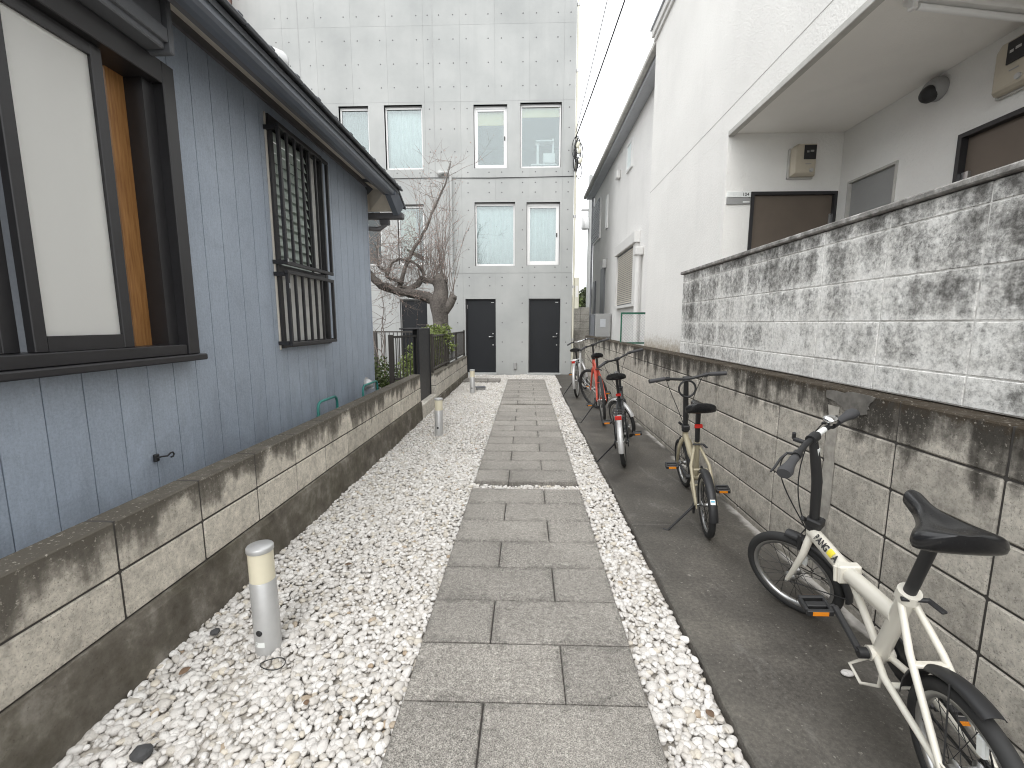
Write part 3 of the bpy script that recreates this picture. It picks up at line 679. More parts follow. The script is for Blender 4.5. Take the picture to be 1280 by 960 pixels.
# grille window
W = hb('louvre_window', MT['frame_dark'], MB().box(HX - .06, HX + .03, GW[0] - .02, GW[0] + .03, GW[2] - .02, GW[3] + .03, .003).box(HX - .06, HX + .03, GW[1] - .03, GW[1] + .02, GW[2] - .02, GW[3] + .03, .003)
    .box(HX - .06, HX + .028, GW[0] + .031, GW[1] - .031, GW[3] - .03, GW[3] + .028).box(HX - .06, HX + .028, GW[0] + .031, GW[1] - .031, GW[2] - .018, GW[2] + .03).box(HX - .06, HX + .026, GW[0] + .031, GW[1] - .031, 1.77, 1.82))
hb('trim', MT['soffit'], MB().box(HX + .001, HX + .012, GW[0] - .034, GW[0] - .0205, GW[2] - .03, GW[3] + .035), W)
for i in range(13):
    z = 1.86 + i * 0.077
    hb('slat', MT['frosted_green'], MB().obox((HX + 0.0, 3.765, z), (1, 0, -3.2), (0, 1, 0), (3.2, 0, 1), 0.045, 0.262, 0.0025), W)
hb('stile', MT['frame_dark'], MB().box(HX - .03, HX + .02, 4.03, 4.06, 1.821, 2.849).box(HX - .028, HX + .018, 3.50, 3.52, 1.821, 2.849), W)
hb('pane', MT['frosted'], MB().box(HX - .02, HX - .015, 4.06, GW[1] - .02, 1.81, GW[3] - .02), W)
hb('pane', MT['frosted'], MB().box(HX - .022, HX - .017, GW[0] + .02, GW[1] - .02, GW[2] + .02, 1.78), W)
GX = HX + 0.10
gy0, gy1 = 3.43, 4.255
for (z0, z1, nb) in ((1.815, 2.835, 8), (1.19, 1.775, 8)):
    gr = hb('grille', MT['frame_dark'], MB().box(GX - .014, GX + .014, gy0, gy1, z1 - .028, z1, .003).box(GX - .014, GX + .014, gy0, gy1, z0, z0 + .028, .003)
        .box(GX - .013, GX + .013, gy0, gy0 + .026, z0 + .0285, z1 - .0285, .003).box(GX - .013, GX + .013, gy1 - .026, gy1, z0 + .0285, z1 - .0285, .003))
    for i in range(1, nb - 1):
        y = gy0 + 0.013 + (gy1 - gy0 - 0.026) * i / (nb - 1)
        hb('bar', MT['frame_dark'], MB().box(GX - .010, GX + .010, y - .010, y + .010, z0 + .0285, z1 - .0285, .002), gr)
    for (y, z) in ((gy0 + .01, z0 + .02), (gy0 + .01, z1 - .03), (gy1 - .02, z0 + .02)):
        hb('bracket', MT['frame_dark'], MB().bar((HX, y, z), (GX - .014, y, z), .028, .03), gr)
    hb('clip', MT['steel'], MB().box(GX + .0135, GX + .017, gy0 + .005, gy0 + .022, z0 + (.02 if z0 > 1.5 else z1 - z0 - .14), z0 + (.045 if z0 > 1.5 else z1 - z0 - .10)), gr)
# hardware on the wall
t = thing('vent_hood', 'grey round vent hood low on the blue siding near its corner', 'vent', (HX, 5.27, 0.64))
m = MB(); secs = []
for i in range(9):
    a = math.pi / 2 * i / 8; xx = 0.012 + 0.075 * math.sin(a); rr = 0.065 * math.cos(a * 0.96)
    secs.append([(xx, rr * math.cos(b), rr * math.sin(b) * 0.95 - 0.012 * i / 8) for b in np.linspace(0, 2 * math.pi, 17)[:-1]])
m.loft(secs); m.lathe([(0.078, 0.001), (0.078, 0.012)], (0, 0, 0), (1, 0, 0), 20); m.build('hood', MT['alu_paint'], t)
m = MB().tube([(0.07, -0.03, -0.06), (0.075, 0, -0.064), (0.07, 0.03, -0.06)], 0.01, 6); m.build('lip', MT['alu_paint'], t)
t = thing('wall_hook', 'small black iron hook screwed into the blue siding below the window', 'hook', (HX, 2.185, 0.666))
MB().box(0.0, 0.018, -0.014, 0.014, -0.02, 0.02, .004).build('plate', MT['black'], t)
MB().tube([(0.015, 0, 0.0), (0.03, 0.012, 0.004), (0.04, 0.035, 0.0), (0.045, 0.05, 0.012), (0.045, 0.066, 0.012), (0.045, 0.073, 0.0), (0.045, 0.066, -0.011), (0.045, 0.052, -0.011)], 0.0045, 8).build('hook', MT['black'], t)
for (a, b, z, lab) in ((3.62, 4.0, 0.70, 'bent teal pipe hoop behind the block wall below the barred window'), (4.66, 5.12, 0.695, 'bent teal pipe hoop behind the block wall near the vent hood')):
    t = thing('pipe_hoop', lab, 'pipe', (-1.76, a, 0), group='teal pipe hoops')
    L = b - a
    MB().tube([(0, 0, 0.0), (0, 0, z - .05), (0, 0.015, z - .015), (0, 0.05, z), (0, L - .05, z), (0, L - .015, z - .015), (0, L, z - .05), (0, L, 0)], 0.012, 8).build('hoop', MT['green_pipe'], t)
    for yy in (0, L): MB().tube([(0, yy, z - .13), (0, yy, z - .11)], 0.017, 8).build('collar', MT['green_pipe'], t)
t = thing('roof_vent', 'small round silver vent cowl on the roof of the blue house', 'vent', (-2.35, 4.1, 3.30))
m = MB().lathe([(0.09, 0), (0.10, 0.02), (0.10, 0.22), (0.085, 0.25), (0.0, 0.255)], (0, 0, 0.38), (0.5, 0.75, 0.05), 18)
m.build('cowl', MT['alu_paint'], t); MB().tube([(-.02, 0, -0.05), (-.02, 0, 0.37)], 0.05, 10).build('pipe', MT['alu_paint'], t)

# ================================================================== CONCRETE BUILDING
FY = 12.05
B = thing('concrete_building', 'tall fair faced concrete apartment block with black doors and white windows', 'building', (0, FY, 0))
def fb(name, mat, mb, par=B):
    mb.v = [(v[0], v[1] - FY, v[2]) for v in mb.v]
    return mb.build(name, mat, par)
WIN = {'A': (-4.85, -4.08, 5.38, 6.88), 'B': (-3.67, -2.69, 5.33, 6.89), 'C': (-1.37, -0.51, 5.34, 6.87), 'D': (-0.18, 0.87, 5.34, 6.90),
       'E': (-3.42, -2.71, 2.92, 4.46), 'F': (-1.37, -0.31, 2.88, 4.50), 'G': (-0.01, 0.86, 2.90, 4.49), 'H': (-4.95, -3.86, 2.90, 4.48)}
DOOR = [(-3.43, -2.69, 0.0, 2.01), (-1.645, -0.83, 0.0, 2.015), (0.06, 0.905, 0.0, 2.02)]
holes = list(WIN.values()) + DOOR
XJ = [-7.42, -6.2, -5.35, -4.45, -3.55, -2.62, -2.38, -1.70, -0.82, 0.05, 0.915, 1.215]
ZJ = [-0.12, 2.69, 5.11, 6.95, 8.72, 10.9]
for i in range(len(XJ) - 1):
    for j in range(len(ZJ) - 1):
        m = MB()
        gx = 0.0035 if XJ[i] not in () else 0
        for (u0, u1, v0, v1) in cells(XJ[i] + 0.0013, XJ[i + 1] - 0.0013, ZJ[j] + (0.004 if j in (1, 2) else 0.0013), ZJ[j + 1] - (0.004 if j in (0, 1) else 0.0013), holes): m.box(u0, u1, FY, FY + 0.16, v0, v1)
        fb('panel', MT['concrete'], m)
m = MB()
for (u0, u1, v0, v1) in cells(-7.41, 1.205, -0.1, 10.88, holes): m.box(u0, u1, FY + 0.012, FY + 0.15, v0, v1)
fb('joint_backing', MT['concrete_dark'], m)
fb('wall', MT['concrete'], MB().box(1.055, 1.215, FY + 0.162, FY + 9, -0.12, 10.9).box(-7.42, -7.26, FY + .162, FY + 9, -0.12, 10.9).box(-7.25, 1.05, FY + 8.84, FY + 9, -0.12, 10.9).box(-7.25, 1.05, FY + .165, FY + 8.8, 10.7, 10.88))
fb('groove', MT['concrete_dark'], MB().box(-2.395, -2.372, FY - 0.004, FY + 0.002, 0, 10.9).box(-5.795, -5.772, FY - 0.004, FY + 0.002, 2.0, 10.9))
fb('floor_slab', MT['room'], MB().box(-7.2, 1.04, FY + .17, FY + 4, 2.45, 2.6).box(-7.2, 1.04, FY + .17, FY + 4, 4.85, 5.0).box(-7.2, 1.04, FY + .17, FY + 4, 7.2, 7.35).box(-7.2, 1.04, FY + 3.9, FY + 4.0, 0, 10))
fb('partition', MT['room'], MB().box(-2.45, -2.35, FY + .17, FY + 3.9, 0, 10))
th = MB(); xh = []
for a, b in zip(XJ, XJ[1:]):
    if b - a > 0.5: xh += [a + 0.165, b - 0.165]
    else: xh += [(a + b) / 2]
zh = [0.32, 0.86, 1.38, 1.9, 2.36, 2.58, 2.84, 3.3, 3.8, 4.3, 4.74, 4.98, 5.24, 5.75, 6.3, 6.78, 7.3, 7.85, 8.4, 8.95, 9.4]
for x in xh:
    for z in zh:
        if any(h[0] - 0.06 < x < h[1] + 0.06 and h[2] - 0.06 < z < h[3] + 0.06 for h in holes): continue
        th.lathe([(0.0, 0.0), (0.016, 0.002), (0.0175, -0.003)], (x, FY - 0.001, z), (0, -1, 0), 7)
fb('tie_holes', MT['hole'], th)['kind'] = 'stuff'
def window(k, style):
    x0, x1, z0, z1 = WIN[k]; fr = 0.045; yy = FY + 0.085
    topgap = 0.0
    w = fb('window', MT['white_frame'], MB().box(x0 + .004, x0 + fr, yy, yy + .06, z0 + .004, z1 - .03, .004).box(x1 - fr, x1 - .004, yy, yy + .06, z0 + .004, z1 - .03, .004)
        .box(x0 + fr + .001, x1 - fr - .001, yy, yy + .06, z1 - .03 - fr, z1 - .031).box(x0 + fr + .001, x1 - fr - .001, yy, yy + .06, z0 + .005, z0 + fr + .01))
    if style.get('sash'):
        s_ = 0.05
        fb('sash', MT['white_frame'], MB().box(x0 + fr, x0 + fr + s_, yy + .008, yy + .05, z0 + fr + .011, z1 - .032 - fr, .003).box(x1 - fr - s_, x1 - fr, yy + .008, yy + .05, z0 + fr + .011, z1 - .032 - fr, .003)
           .box(x0 + fr + s_, x1 - fr - s_, yy + .010, yy + .048, z0 + fr + .011, z0 + fr + .011 + s_).box(x0 + fr + s_, x1 - fr - s_, yy + .010, yy + .048, z1 - .032 - fr - s_, z1 - .032 - fr), w)
        fb('handle', MT['black'], MB().box(x1 - fr - .04, x1 - fr - .012, yy - .012, yy + .008, (z0 + z1) / 2 - .07, (z0 + z1) / 2 + .03, .003), w)
    fb('lintel_box', MT['panel_grey'], MB().box(x0 + .003, x1 - .003, yy - .01, yy + .05, z1 - .029, z1 - .003), w)
    fb('pane', MT[style.get('glass', 'glass')], MB().box(x0 + fr - .005, x1 - fr + .005, yy + .028, yy + .033, z0 + fr, z1 - fr - .03), w)
    if 'curtain' in style:
        c0, c1, mt = style['curtain']; n = 70; secs = []
        for i in range(n + 1):
            x = x0 + (x1 - x0) * (c0 + (c1 - c0) * i / n); wv = 0.022 * math.sin(i * 0.75 + 0.8 * math.sin(i * .17)) + 0.01 * math.sin(i * 2.1)
            secs.append([(x, FY + 0.24 + wv, z0 - .05), (x, FY + 0.24 + wv * .7, (z0 + z1) / 2), (x, FY + 0.24 + wv * .5, z1 + .02), (x, FY + 0.246 + wv * .5, z1 + .02), (x, FY + 0.246 + wv * .7, (z0 + z1) / 2), (x, FY + 0.246 + wv, z0 - .05)])
        fb('curtain', MT[mt], MB().loft(secs), w)
    if 'blind' in style:
        fb('blind', MT['blind'], MB().box(x0 + .03, x1 - .03, FY + .2, FY + .21, z1 - style['blind'], z1 - .05), w)
    return w
window('A', dict(curtain=(0, 1, 'panel_grey'), sash=0)); window('B', dict(curtain=(0.0, 1, 'curtain')))
window('C', dict(sash=1, blind=0.42)); wD = window('D', dict(blind=0.27))
window('E', dict(curtain=(0.0, 0.62, 'curtain_k'), glass='glass')); window('F', dict(curtain=(0, 1, 'curtain'))); window('G', dict(sash=1, curtain=(0, 1, 'curtain'))); window('H', dict(glass='glass_dark'))
# cat tower with its box seen through the upper right window
ct = MB().box(0.42, 0.74, FY + .3, FY + .6, 5.56, 5.80, .01).box(0.1, 0.78, FY + .3, FY + .62, 5.50, 5.535, .006).box(0.25, 0.31, FY + .42, FY + .48, 5.0, 6.1).box(0.66, 0.71, FY + .42, FY + .48, 5.81, 6.2).box(0.22, 0.7, FY + .32, FY + .6, 6.1, 6.13)
fb('cat_tower', MT['white_frame'], ct, wD)
dlab = []
for i, (x0, x1, z0, z1) in enumerate(DOOR):
    d = fb('door', MT['door_black'], MB().box(x0 + .035, x1 - .012, FY + .07, FY + .115, 0.03, z1 - .03, .003))
    fb('door_frame', MT['panel_grey'] if i == 0 else MT['frame_dark'], MB().box(x0 + .002, x0 + .033, FY + .05, FY + .13, 0, z1 - .003).box(x1 - .010, x1 - .002, FY + .05, FY + .13, 0, z1 - .003).box(x0 + .034, x1 - .011, FY + .05, FY + .13, z1 - .027, z1 - .003), d)
    fb('threshold', MT['concrete'], MB().box(x0 - .03, x1 + .03, FY - .14, FY + .14, -0.1, 0.018, .004), d)
    if i:
        fb('handle', MT['steel'], MB().tube([(x1 - .08, FY + .07, 1.0), (x1 - .08, FY + .02, 1.0), (x1 - .19, FY + .018, 1.0)], .011, 8), d)
        fb('lock', MT['steel'], MB().lathe([(0.02, 0), (0.018, 0.012)], (x1 - .08, FY + .07, 1.085), (0, -1, 0), 12), d)
        fb('lock', MT['steel'], MB().lathe([(0.02, 0), (0.018, 0.012)], (x1 - .08, FY + .07, 0.78), (0, -1, 0), 12), d)
        fb('closer_plate', MT['alu'], MB().box(x1 - .13, x1 - .05, FY + .066, FY + .07, z1 - .10, z1 - .088), d)
    if i == 1: fb('hinge', MT['steel'], MB().box(x0 + .033, x0 + .048, FY + .06, FY + .07, 1.76, 1.86), d)
fb('outlet', MT['panel_grey'], MB().box(-0.345, -0.265, FY - .05, FY, 0.12, 0.30, .008))
fb('facade_cable', MT['cable'], MB().tube([(-4.2, FY - .012, 5.10), (-2.4, FY - .012, 5.115), (-1.0, FY - .012, 5.09), (1.2, FY - .012, 5.12)], .007, 6))
p = fb('vent_pipe', MT['concrete'], MB().tube([(-2.28, FY - .02, 5.22), (-2.16, FY - .07, 5.22), (-2.03, FY - .09, 5.22), (-1.98, FY - .085, 5.17), (-1.98, FY - .085, 2.7)], .042, 12).lathe([(.07, 0), (.075, .05), (.0, .055)], (-2.26, FY - 0.0, 5.22), (0, -1, 0), 14))
t = thing('drain_pipe', 'cream vertical pipe at the right edge of the concrete building', 'pipe', (1.25, FY + .03, 0))
MB().tube([(0, 0, 0.0), (0, 0, 10.5)], .028, 10).build('pipe', MT['cream_pipe'], t)
for z in (0.9, 2.3, 4.1, 5.6, 7.6, 9.1): MB().lathe([(.036, 0), (.036, .06)], (0, 0, z), (0, 0, 1), 10).build('clamp', MT['alu_paint'], t)
t = thing('meter_case', 'narrow cream box on the drain pipe of the concrete building', 'box', (1.28, FY + .0, 1.75))
MB().box(-.0, .11, -.08, .06, 0, .82, .01).build('case', MT['cream_pipe'], t); MB().box(0.02, .09, -.084, -.0805, .3, .6).build('cover', MT['white_pvc'], t)
o = MB().box(-13, -7.46, FY - .6, FY + 6, 0, 11).build('neighbour_building', MT['pink'], label='pinkish wall glimpsed behind the roof at the upper left', category='building')

# ================================================================== WHITE APARTMENT (right)
AX = 1.81; AY = 4.3
A = thing('white_apartment', 'white stucco apartment building with a recessed entrance corridor', 'building', (AX, 0, 0))
def ab(name, mat, mb, par=A, **kw):
    mb.v = [(v[0] - AX, v[1], v[2]) for v in mb.v]
    return mb.build(name, mat, par, **kw)
DA = (2.045, 2.815, 2.555)
m = MB().box(AX, 6, -1.2, 6.87, 3.075, 5.36).box(AX, 6, AY + .06, 6.87, 0.3, 3.074)
for (u0, u1, v0, v1) in cells(AX, 2.83, 0.3, 3.074, [(DA[0], DA[1], 0.5, DA[2])]): m.box(u0, u1, AY, AY + .059, v0, v1)
for (u0, u1, v0, v1) in cells(-1.2, AY + .059, 0.3, 3.074, [(3.66, 4.19, 0.9, 2.60), (2.35, 3.175, 0.5, 2.585)]): m.box(2.831, 2.93, u0, u1, v0, v1)
m.box(2.931, 6, -1.2, AY + .058, .3, 3.074)
ab('wall', MT['stucco'], m)
ab('ceiling', MT['soffit_apt'], MB().box(AX + .05, 2.829, -1.2, AY - .001, 3.055, 3.074))
ab('corridor_floor', MT['soffit_apt'], MB().box(AX + .0, 2.829, -1.2, AY - .001, 0.3, 0.55))
ab('lintel_trim', MT['trim'], MB().box(AX - .004, AX + .049, -1.2, AY + .0, 3.03, 3.0745, .004))
ab('joint_line', MT['crack'], MB().box(AX - .0015, AX + .01, -1.2, 6.872, 3.262, 3.268))
ab('eave_trim', MT['white_pvc'], MB().box(AX - .055, 6, -1.2, 6.93, 5.361, 5.46, .006).box(AX - .03, 6, -1.2, 6.90, 5.30, 5.3605))
ab('roof_edge', MT['grey_roof'], MB().box(AX - .075, 6, -1.2, 6.95, 5.461, 5.49, .004))
d = ab('door', MT['door_brown'], MB().box(DA[0] + .03, DA[1] - .03, AY + .02, AY + .055, 0.55, DA[2] - .03))
ab('door_frame', MT['frame_dark'], MB().box(DA[0] + .001, DA[0] + .029, AY - .012, AY + .056, .55, DA[2] - .002).box(DA[1] - .029, DA[1] - .001, AY - .012, AY + .056, .55, DA[2] - .002).box(DA[0] + .03, DA[1] - .03, AY - .012, AY + .056, DA[2] - .029, DA[2] - .002), d)
ab('hinge', MT['steel'], MB().box(DA[1] - .05, DA[1] - .03, AY + .01, AY + .02, 2.24, 2.36), d)
d = ab('door', MT['door_brown'], MB().box(2.86, 2.90, 2.38, 3.145, .55, 2.555))
ab('door_frame', MT['frame_dark'], MB().box(2.815, 2.905, 3.146, 3.174, .55, 2.584).box(2.815, 2.905, 2.351, 2.379, .55, 2.584).box(2.815, 2.905, 2.38, 3.145, 2.556, 2.584), d)
ab('hinge', MT['steel'], MB().box(2.84, 2.86, 3.10, 3.144, 2.18, 2.34), d)
w = ab('window_panel', MT['panel_grey'], MB().box(2.85, 2.87, 3.68, 4.17, .92, 2.58))
ab('panel_frame', MT['trim'], MB().box(2.822, 2.88, 3.661, 3.679, .901, 2.599).box(2.822, 2.88, 4.171, 4.189, .901, 2.599).box(2.822, 2.88, 3.68, 4.17, 2.581, 2.599), w)
# room plate 104
t = thing('room_plate', 'grey door plate reading 104 beside the brown door', 'sign', (1.825, AY - .014, 2.45))
MB().box(0, .215, 0, .013, 0.055, .105, .002).build('plate', MT['sticker'], t); MB().box(0, .215, .002, .013, -0.005, .052, .002).build('name_slot', MT['panel_grey'], t)
MB().box(.145, .205, -.003, .0015, .008, .018).build('tab', MT['sticker'], t)
link('lettering', text_mesh('104', 0.042, MT['black'], lambda x, y, z: (0.135 + x, -0.0025, 0.065 + y)), t)
def meter(loc, rz, lab):
    t = thing('electric_meter', lab, 'meter', loc, (0, 0, rz), group='corridor electric meters')
    sec = []
    for (yy, ins) in ((0, 0.0), (-.05, 0.0), (-.075, .012), (-.082, .022)):
        sec.append([(-.105 + ins, yy, ins), (.105 - ins, yy, ins), (.105 - ins, yy, .27 - ins * .6), (-.06, yy, .27 - ins * .6), (-.105 + ins, yy, .235 - ins * .5)])
    m = MB().loft(sec); m.s = [False] * len(m.f); m.build('case', MT['meter'], t)
    MB().box(-.115, -.1055, -.03, 0, -.012, .24).box(-.115, .11, -.02, -.001, -.013, -.001).build('bracket', MT['trim'], t)
    w = MB().box(-.02, .085, -.092, -.083, .13, .25, .004).build('window', MT['black'], t)
    MB().box(.03, .06, -.094, -.0925, .19, .205).box(.0, .02, -.094, -.0925, .185, .20).build('dial', MT['alu'], w)
    MB().box(.0, .05, -.085, -.0825, .09, .096).build('slot', MT['panel_grey'], t)
    MB().lathe([(.018, 0), (.016, .01)], (.055, -.082, .04), (0, -1, 0), 10).build('seal', MT['alu_paint'], t)
meter((2.46, AY - .001, 2.67), 0, 'beige electric meter above the brown door at the corridor end')
meter((2.829, 2.83, 2.70), -math.pi / 2, 'beige electric meter above the second door at the right edge')
t = thing('dome_camera', 'dark dome lamp mounted high on the corridor wall', 'lamp', (2.83, 3.375, 2.965))
MB().lathe([(.075, 0), (.078, .02), (.07, .055), (.058, .075)], (0, 0, 0), (-1, 0, -.25), 22).build('housing', MT['panel_grey'], t)
MB().lathe([(.056, .066), (.052, .095), (.036, .118), (.0, .128)], (0, 0, 0), (-1, 0, -.55), 22).build('dome', MT['black'], t)
t = thing('tube_light', 'white fluorescent tube fitting on the corridor ceiling', 'lamp', (1.98, 2.60, 3.054))
dx, dy = 0.986, 0.165
MB().bar((0, 0, -.02), (dx * 1.25, dy * 1.25, -.02), .09, .04, .008).build('housing', MT['white_pvc'], t)
MB().tube([(0.03 + .01, .0, -.062), (dx * 1.2, dy * 1.2, -.062)], .016, 12).build('tube', MT['white_frame'], t)
MB().bar((0.0, 0, -.055), (0.03, .005, -.055), .04, .045, .006).build('socket', MT['white_pvc'], t)

# ================================================================== GREY HOUSE behind
GXw = 2.30
Gh = thing('grey_house', 'two storey grey rendered house with shutters behind the white apartment', 'house', (GXw, 8, 0))
def gb(name, mat, mb, par=Gh):
    mb.v = [(v[0] - GXw, v[1] - 8, v[2]) for v in mb.v]
    return mb.build(name, mat, par)
gb('wall', MT['grey_house'], MB().box(GXw, 8, 7.75, 15.9, -0.1, 5.78))
gb('roof', MT['roof'], MB().add([(2.02, 7.45, 5.76), (2.02, 16.15, 5.76), (6, 16.15, 7.2), (6, 7.45, 7.2), (2.02, 7.45, 5.70), (2.02, 16.15, 5.70), (6, 16.15, 7.0), (6, 7.45, 7.0)], [(0, 1, 2, 3), (4, 7, 6, 5), (0, 4, 5, 1), (2, 6, 7, 3), (1, 5, 6, 2), (0, 3, 7, 4)]))
gb('soffit', MT['grey_roof'], MB().box(2.08, GXw - .001, 7.5, 16.1, 5.60, 5.64))
gb('fascia', MT['grey_roof'], MB().box(2.06, 2.079, 7.5, 16.1, 5.56, 5.70))
gb('gutter', MT['trim'], MB().box(1.965, 2.058, 7.45, 16.15, 5.63, 5.72, .012))
s = gb('shutter', MT['shutter_dark'], MB().box(GXw - .03, GXw - .001, 9.62, 11.32, 1.80, 3.0))
for i in range(26): gb('slat', MT['soffit'], MB().obox((GXw - .036, 10.47, 1.83 + i * .0445), (1, 0, .45), (0, 1, 0), (-.45, 0, 1), .004, .84, .0155), s)
gb('shutter_frame', MT['white_pvc'], MB().box(GXw - .12, GXw - .001, 9.35, 11.4, 3.0, 3.22, .008).box(GXw - .08, GXw - .001, 9.40, 9.60, 1.78, 2.999).box(GXw - .1, GXw - .001, 9.36, 11.4, 1.72, 1.779).box(GXw - .07, GXw - .001, 11.33, 11.39, 1.78, 2.999), s)
for (a, b, z0, z1) in ((10.25, 10.75, 4.75, 5.35), (13.1, 13.35, 4.05, 4.95)):
    w = gb('window', MT['white_frame'], MB().box(GXw - .04, GXw - .001, a, a + .05, z0, z1).box(GXw - .04, GXw - .001, b - .05, b, z0, z1).box(GXw - .04, GXw - .001, a + .051, b - .051, z1 - .05, z1).box(GXw - .04, GXw - .001, a + .051, b - .051, z0, z0 + .05))
    gb('pane', MT['curtain'], MB().box(GXw - .02, GXw - .002, a + .05, b - .05, z0 + .05, z1 - .05), w)
lv = gb('louvre_window', MT['white_frame'], MB().box(GXw - .05, GXw - .001, 14.3, 15.7, 4.0, 5.25))
for i in range(14): gb('slat', MT['grey_roof'], MB().box(GXw - .075, GXw - .051, 14.35, 15.65, 4.05 + i * .085, 4.10 + i * .085), lv)
gb('vent_cap', MT['white_pvc'], MB().box(GXw - .1, GXw - .001, 11.5, 11.72, 4.9, 5.1, .02))
w = gb('back_door', MT['shutter_dark'], MB().box(GXw - .03, GXw - .001, 13.3, 14.0, 0.9, 3.0)); gb('wall_lamp', MT['alu_paint'], MB().box(GXw - .12, GXw - .001, 13.15, 13.25, 2.95, 3.2, .01), w)
gb('door_frame', MT['shutter_dark'], MB().box(GXw - .05, GXw - .001, 15.0, 15.35, .9, 2.75))
gb('downpipe', MT['white_pvc'], MB().tube([(GXw - .09, 9.12, 1.0), (GXw - .09, 9.12, 2.72)], .05, 12).box(GXw - .16, GXw - .001, 9.02, 9.22, 2.70, 2.86, .02))
gb('corner_pipe', MT['grey_roof'], MB().tube([(GXw - .05, 15.85, -0.1), (GXw - .05, 15.85, 5.6)], .035, 8))
# neighbours' yard: low wall, heater, far wall, trees
o = MB().box(1.30, 3.4, 12.9, 13.05, -0.1, 1.17, .01).build('yard_wall', MT['patch2'], label='low smooth concrete wall crossing behind the parked bicycles', category='wall')
t = thing('gas_heater', 'grey outdoor gas heater cabinet against the grey house', 'heater', (2.05, 12.2, 1.0))
MB().box(-.20, .22, -.13, .13, .0, .62, .01).build('cabinet', MT['panel_grey'], t); MB().box(-.07, .08, -.138, -.131, .26, .48, .004).build('vent_panel', MT['grey_roof'], t); MB().box(-.32, -.21, -.12, .13, 0, .60, .005).build('side_duct', MT['shutter_dark'], t)
t = thing('gas_bottle', 'black cylinder with white label next to the heater', 'cylinder', (2.40, 11.75, 1.0))
MB().lathe([(.075, 0), (.075, .36), (.045, .42), (.025, .44), (.025, .5)], (0, 0, 0), (0, 0, 1), 14).build('bottle', MT['black'], t); MB().lathe([(.077, .18), (.077, .30)], (0, 0, 0), (0, 0, 1), 14).build('label_band', MT['sticker'], t)
t = thing('far_block_wall', 'weathered far block wall closing the alley under the trees', 'wall', (0, 20, 0))
for j in range(7):
    for i in range(5):
        MB().box(1.2 + i * .6 + .004, 1.8 + i * .6 - .004, 0, .15, -.1 + j * .31 + .004, .21 + j * .31 - .004, .008)  .build('block', MT['patch2'], t)
MB().box(1.21, 4.19, .01, .14, -.1, 2.06).build('mortar', MT['mortar'], t)
t = thing('mesh_fence', 'green framed wire mesh fence on the wall beside the white apartment', 'fence', (1.60, 7.62, 1.02))
MB().box(0, .022, 0, .022, 0, .53).build('post', MT['green_fence'], t)
MB().box(.023, .50, 0, .022, .50, .53).build('rail', MT['green_fence'], t); MB().box(.023, .50, 0, .02, .0, .025).build('rail', MT['green_fence'], t)
m = MB()
for i in range(-12, 12):
    for sgn in (1, -1):
        a = i * .05; pts = []
        x0, z0, x1, z1 = .02, 0, .50, .50
        p0 = (a, 0) if sgn > 0 else (a + .5, 0); p1 = (a + .5, .5) if sgn > 0 else (a, .5)
        def clip(p, q):
            t0, t1 = 0., 1.
            dx_ = q[0] - p[0]
            if dx_ > 0: t0 = max(0, (x0 - p[0]) / dx_); t1 = min(1, (x1 - p[0]) / dx_)
            else: t0 = max(0, (x1 - p[0]) / dx_); t1 = min(1, (x0 - p[0]) / dx_)
            return t0, t1
        t0, t1 = clip(p0, p1)
        if t1 - t0 > .05:
            f_ = lambda tt: (p0[0] + (p1[0] - p0[0]) * tt, .011 + sgn * .002, p0[1] + (p1[1] - p0[1]) * tt)
            m.tube([f_(t0), f_(t1)], .0016, 4, caps=False)
m.build('wire_mesh', MT['alu_paint'], t, kind='stuff')

# ================================================================== GARDEN GATE, RAILINGS
t = thing('wall_railing', 'brown metal railing on top of the short block wall', 'railing', (-1.60, 7.45, 0.53))
L = 3.9
for z in (0.62, 0.07): MB().bar((0, 0, z), (0, L, z), .035, .03, .004).build('rail', MT['rail'], t)
for y in (0.02, 1.3, 2.6, L - .02): MB().box(-.022, .022, y - .022, y + .022, 0, .66 if y < .1 or y > 3.8 else .604, .003).build('post', MT['rail'], t)
n = 24; bar_me = MB().box(-.009, .009, -.009, .009, .086, .604).mesh('bar', MT['rail'])
for i in range(1, n): link('bar', bar_me, t, (0, 0.02 + (L - .04) * i / n, 0))
t = thing('garden_gate', 'open bronze picket gate leaf leaning into the garden', 'gate', (-2.13, 6.78, 0.0), (0, 0, R(12)))
MB().box(0, .075, -.03, .03, 0.2, 1.19, .004).build('post', MT['rail'], t)
for z in (1.155, 0.50): MB().bar((.076, 0, z), (.47, 0, z + .02), .03, .035, .004).build('rail', MT['rail'], t)
for i in range(7): MB().box(.105 + i * .052, .120 + i * .052, -.008, .008, .52, 1.145).build('bar', MT['rail'], t)
MB().box(.455, .478, -.014, .014, .46, 1.19, .003).build('stile', MT['rail'], t)
t = thing('gate_panel', 'tall black solid gate panel between the two block walls', 'gate', (-1.62, 6.55, 0.0))
MB().box(-.03, .0, .10, .80, .171, 1.27, .004).build('leaf', MT['blackboard'], t); MB().box(-.09, .01, .81, .84, .171, 1.29, .004).build('post', MT['blackboard'], t)
MB().box(-.26, -.031, .72, .79, .2, 1.27, .004).build('return_panel', MT['blackboard'], t); MB().box(-.30, .004, .10, .80, 1.271, 1.292, .004).build('cap', MT['frame_dark'], t)
t = thing('rear_railing', 'thin dark railing behind the hedge at the foot of the concrete building', 'railing', (-4.9, 11.2, 0))
MB().bar((0, 0, 1.15), (2.1, 0, 1.15), .04, .035).build('rail', MT['rail'], t); MB().bar((0, 0, .2), (2.1, 0, .2), .04, .035).build('rail', MT['rail'], t)
for x in (.02, 1.05, 2.08): MB().box(x - .03, x + .03, -.03, .03, 0, 1.131).build('post', MT['rail'], t)
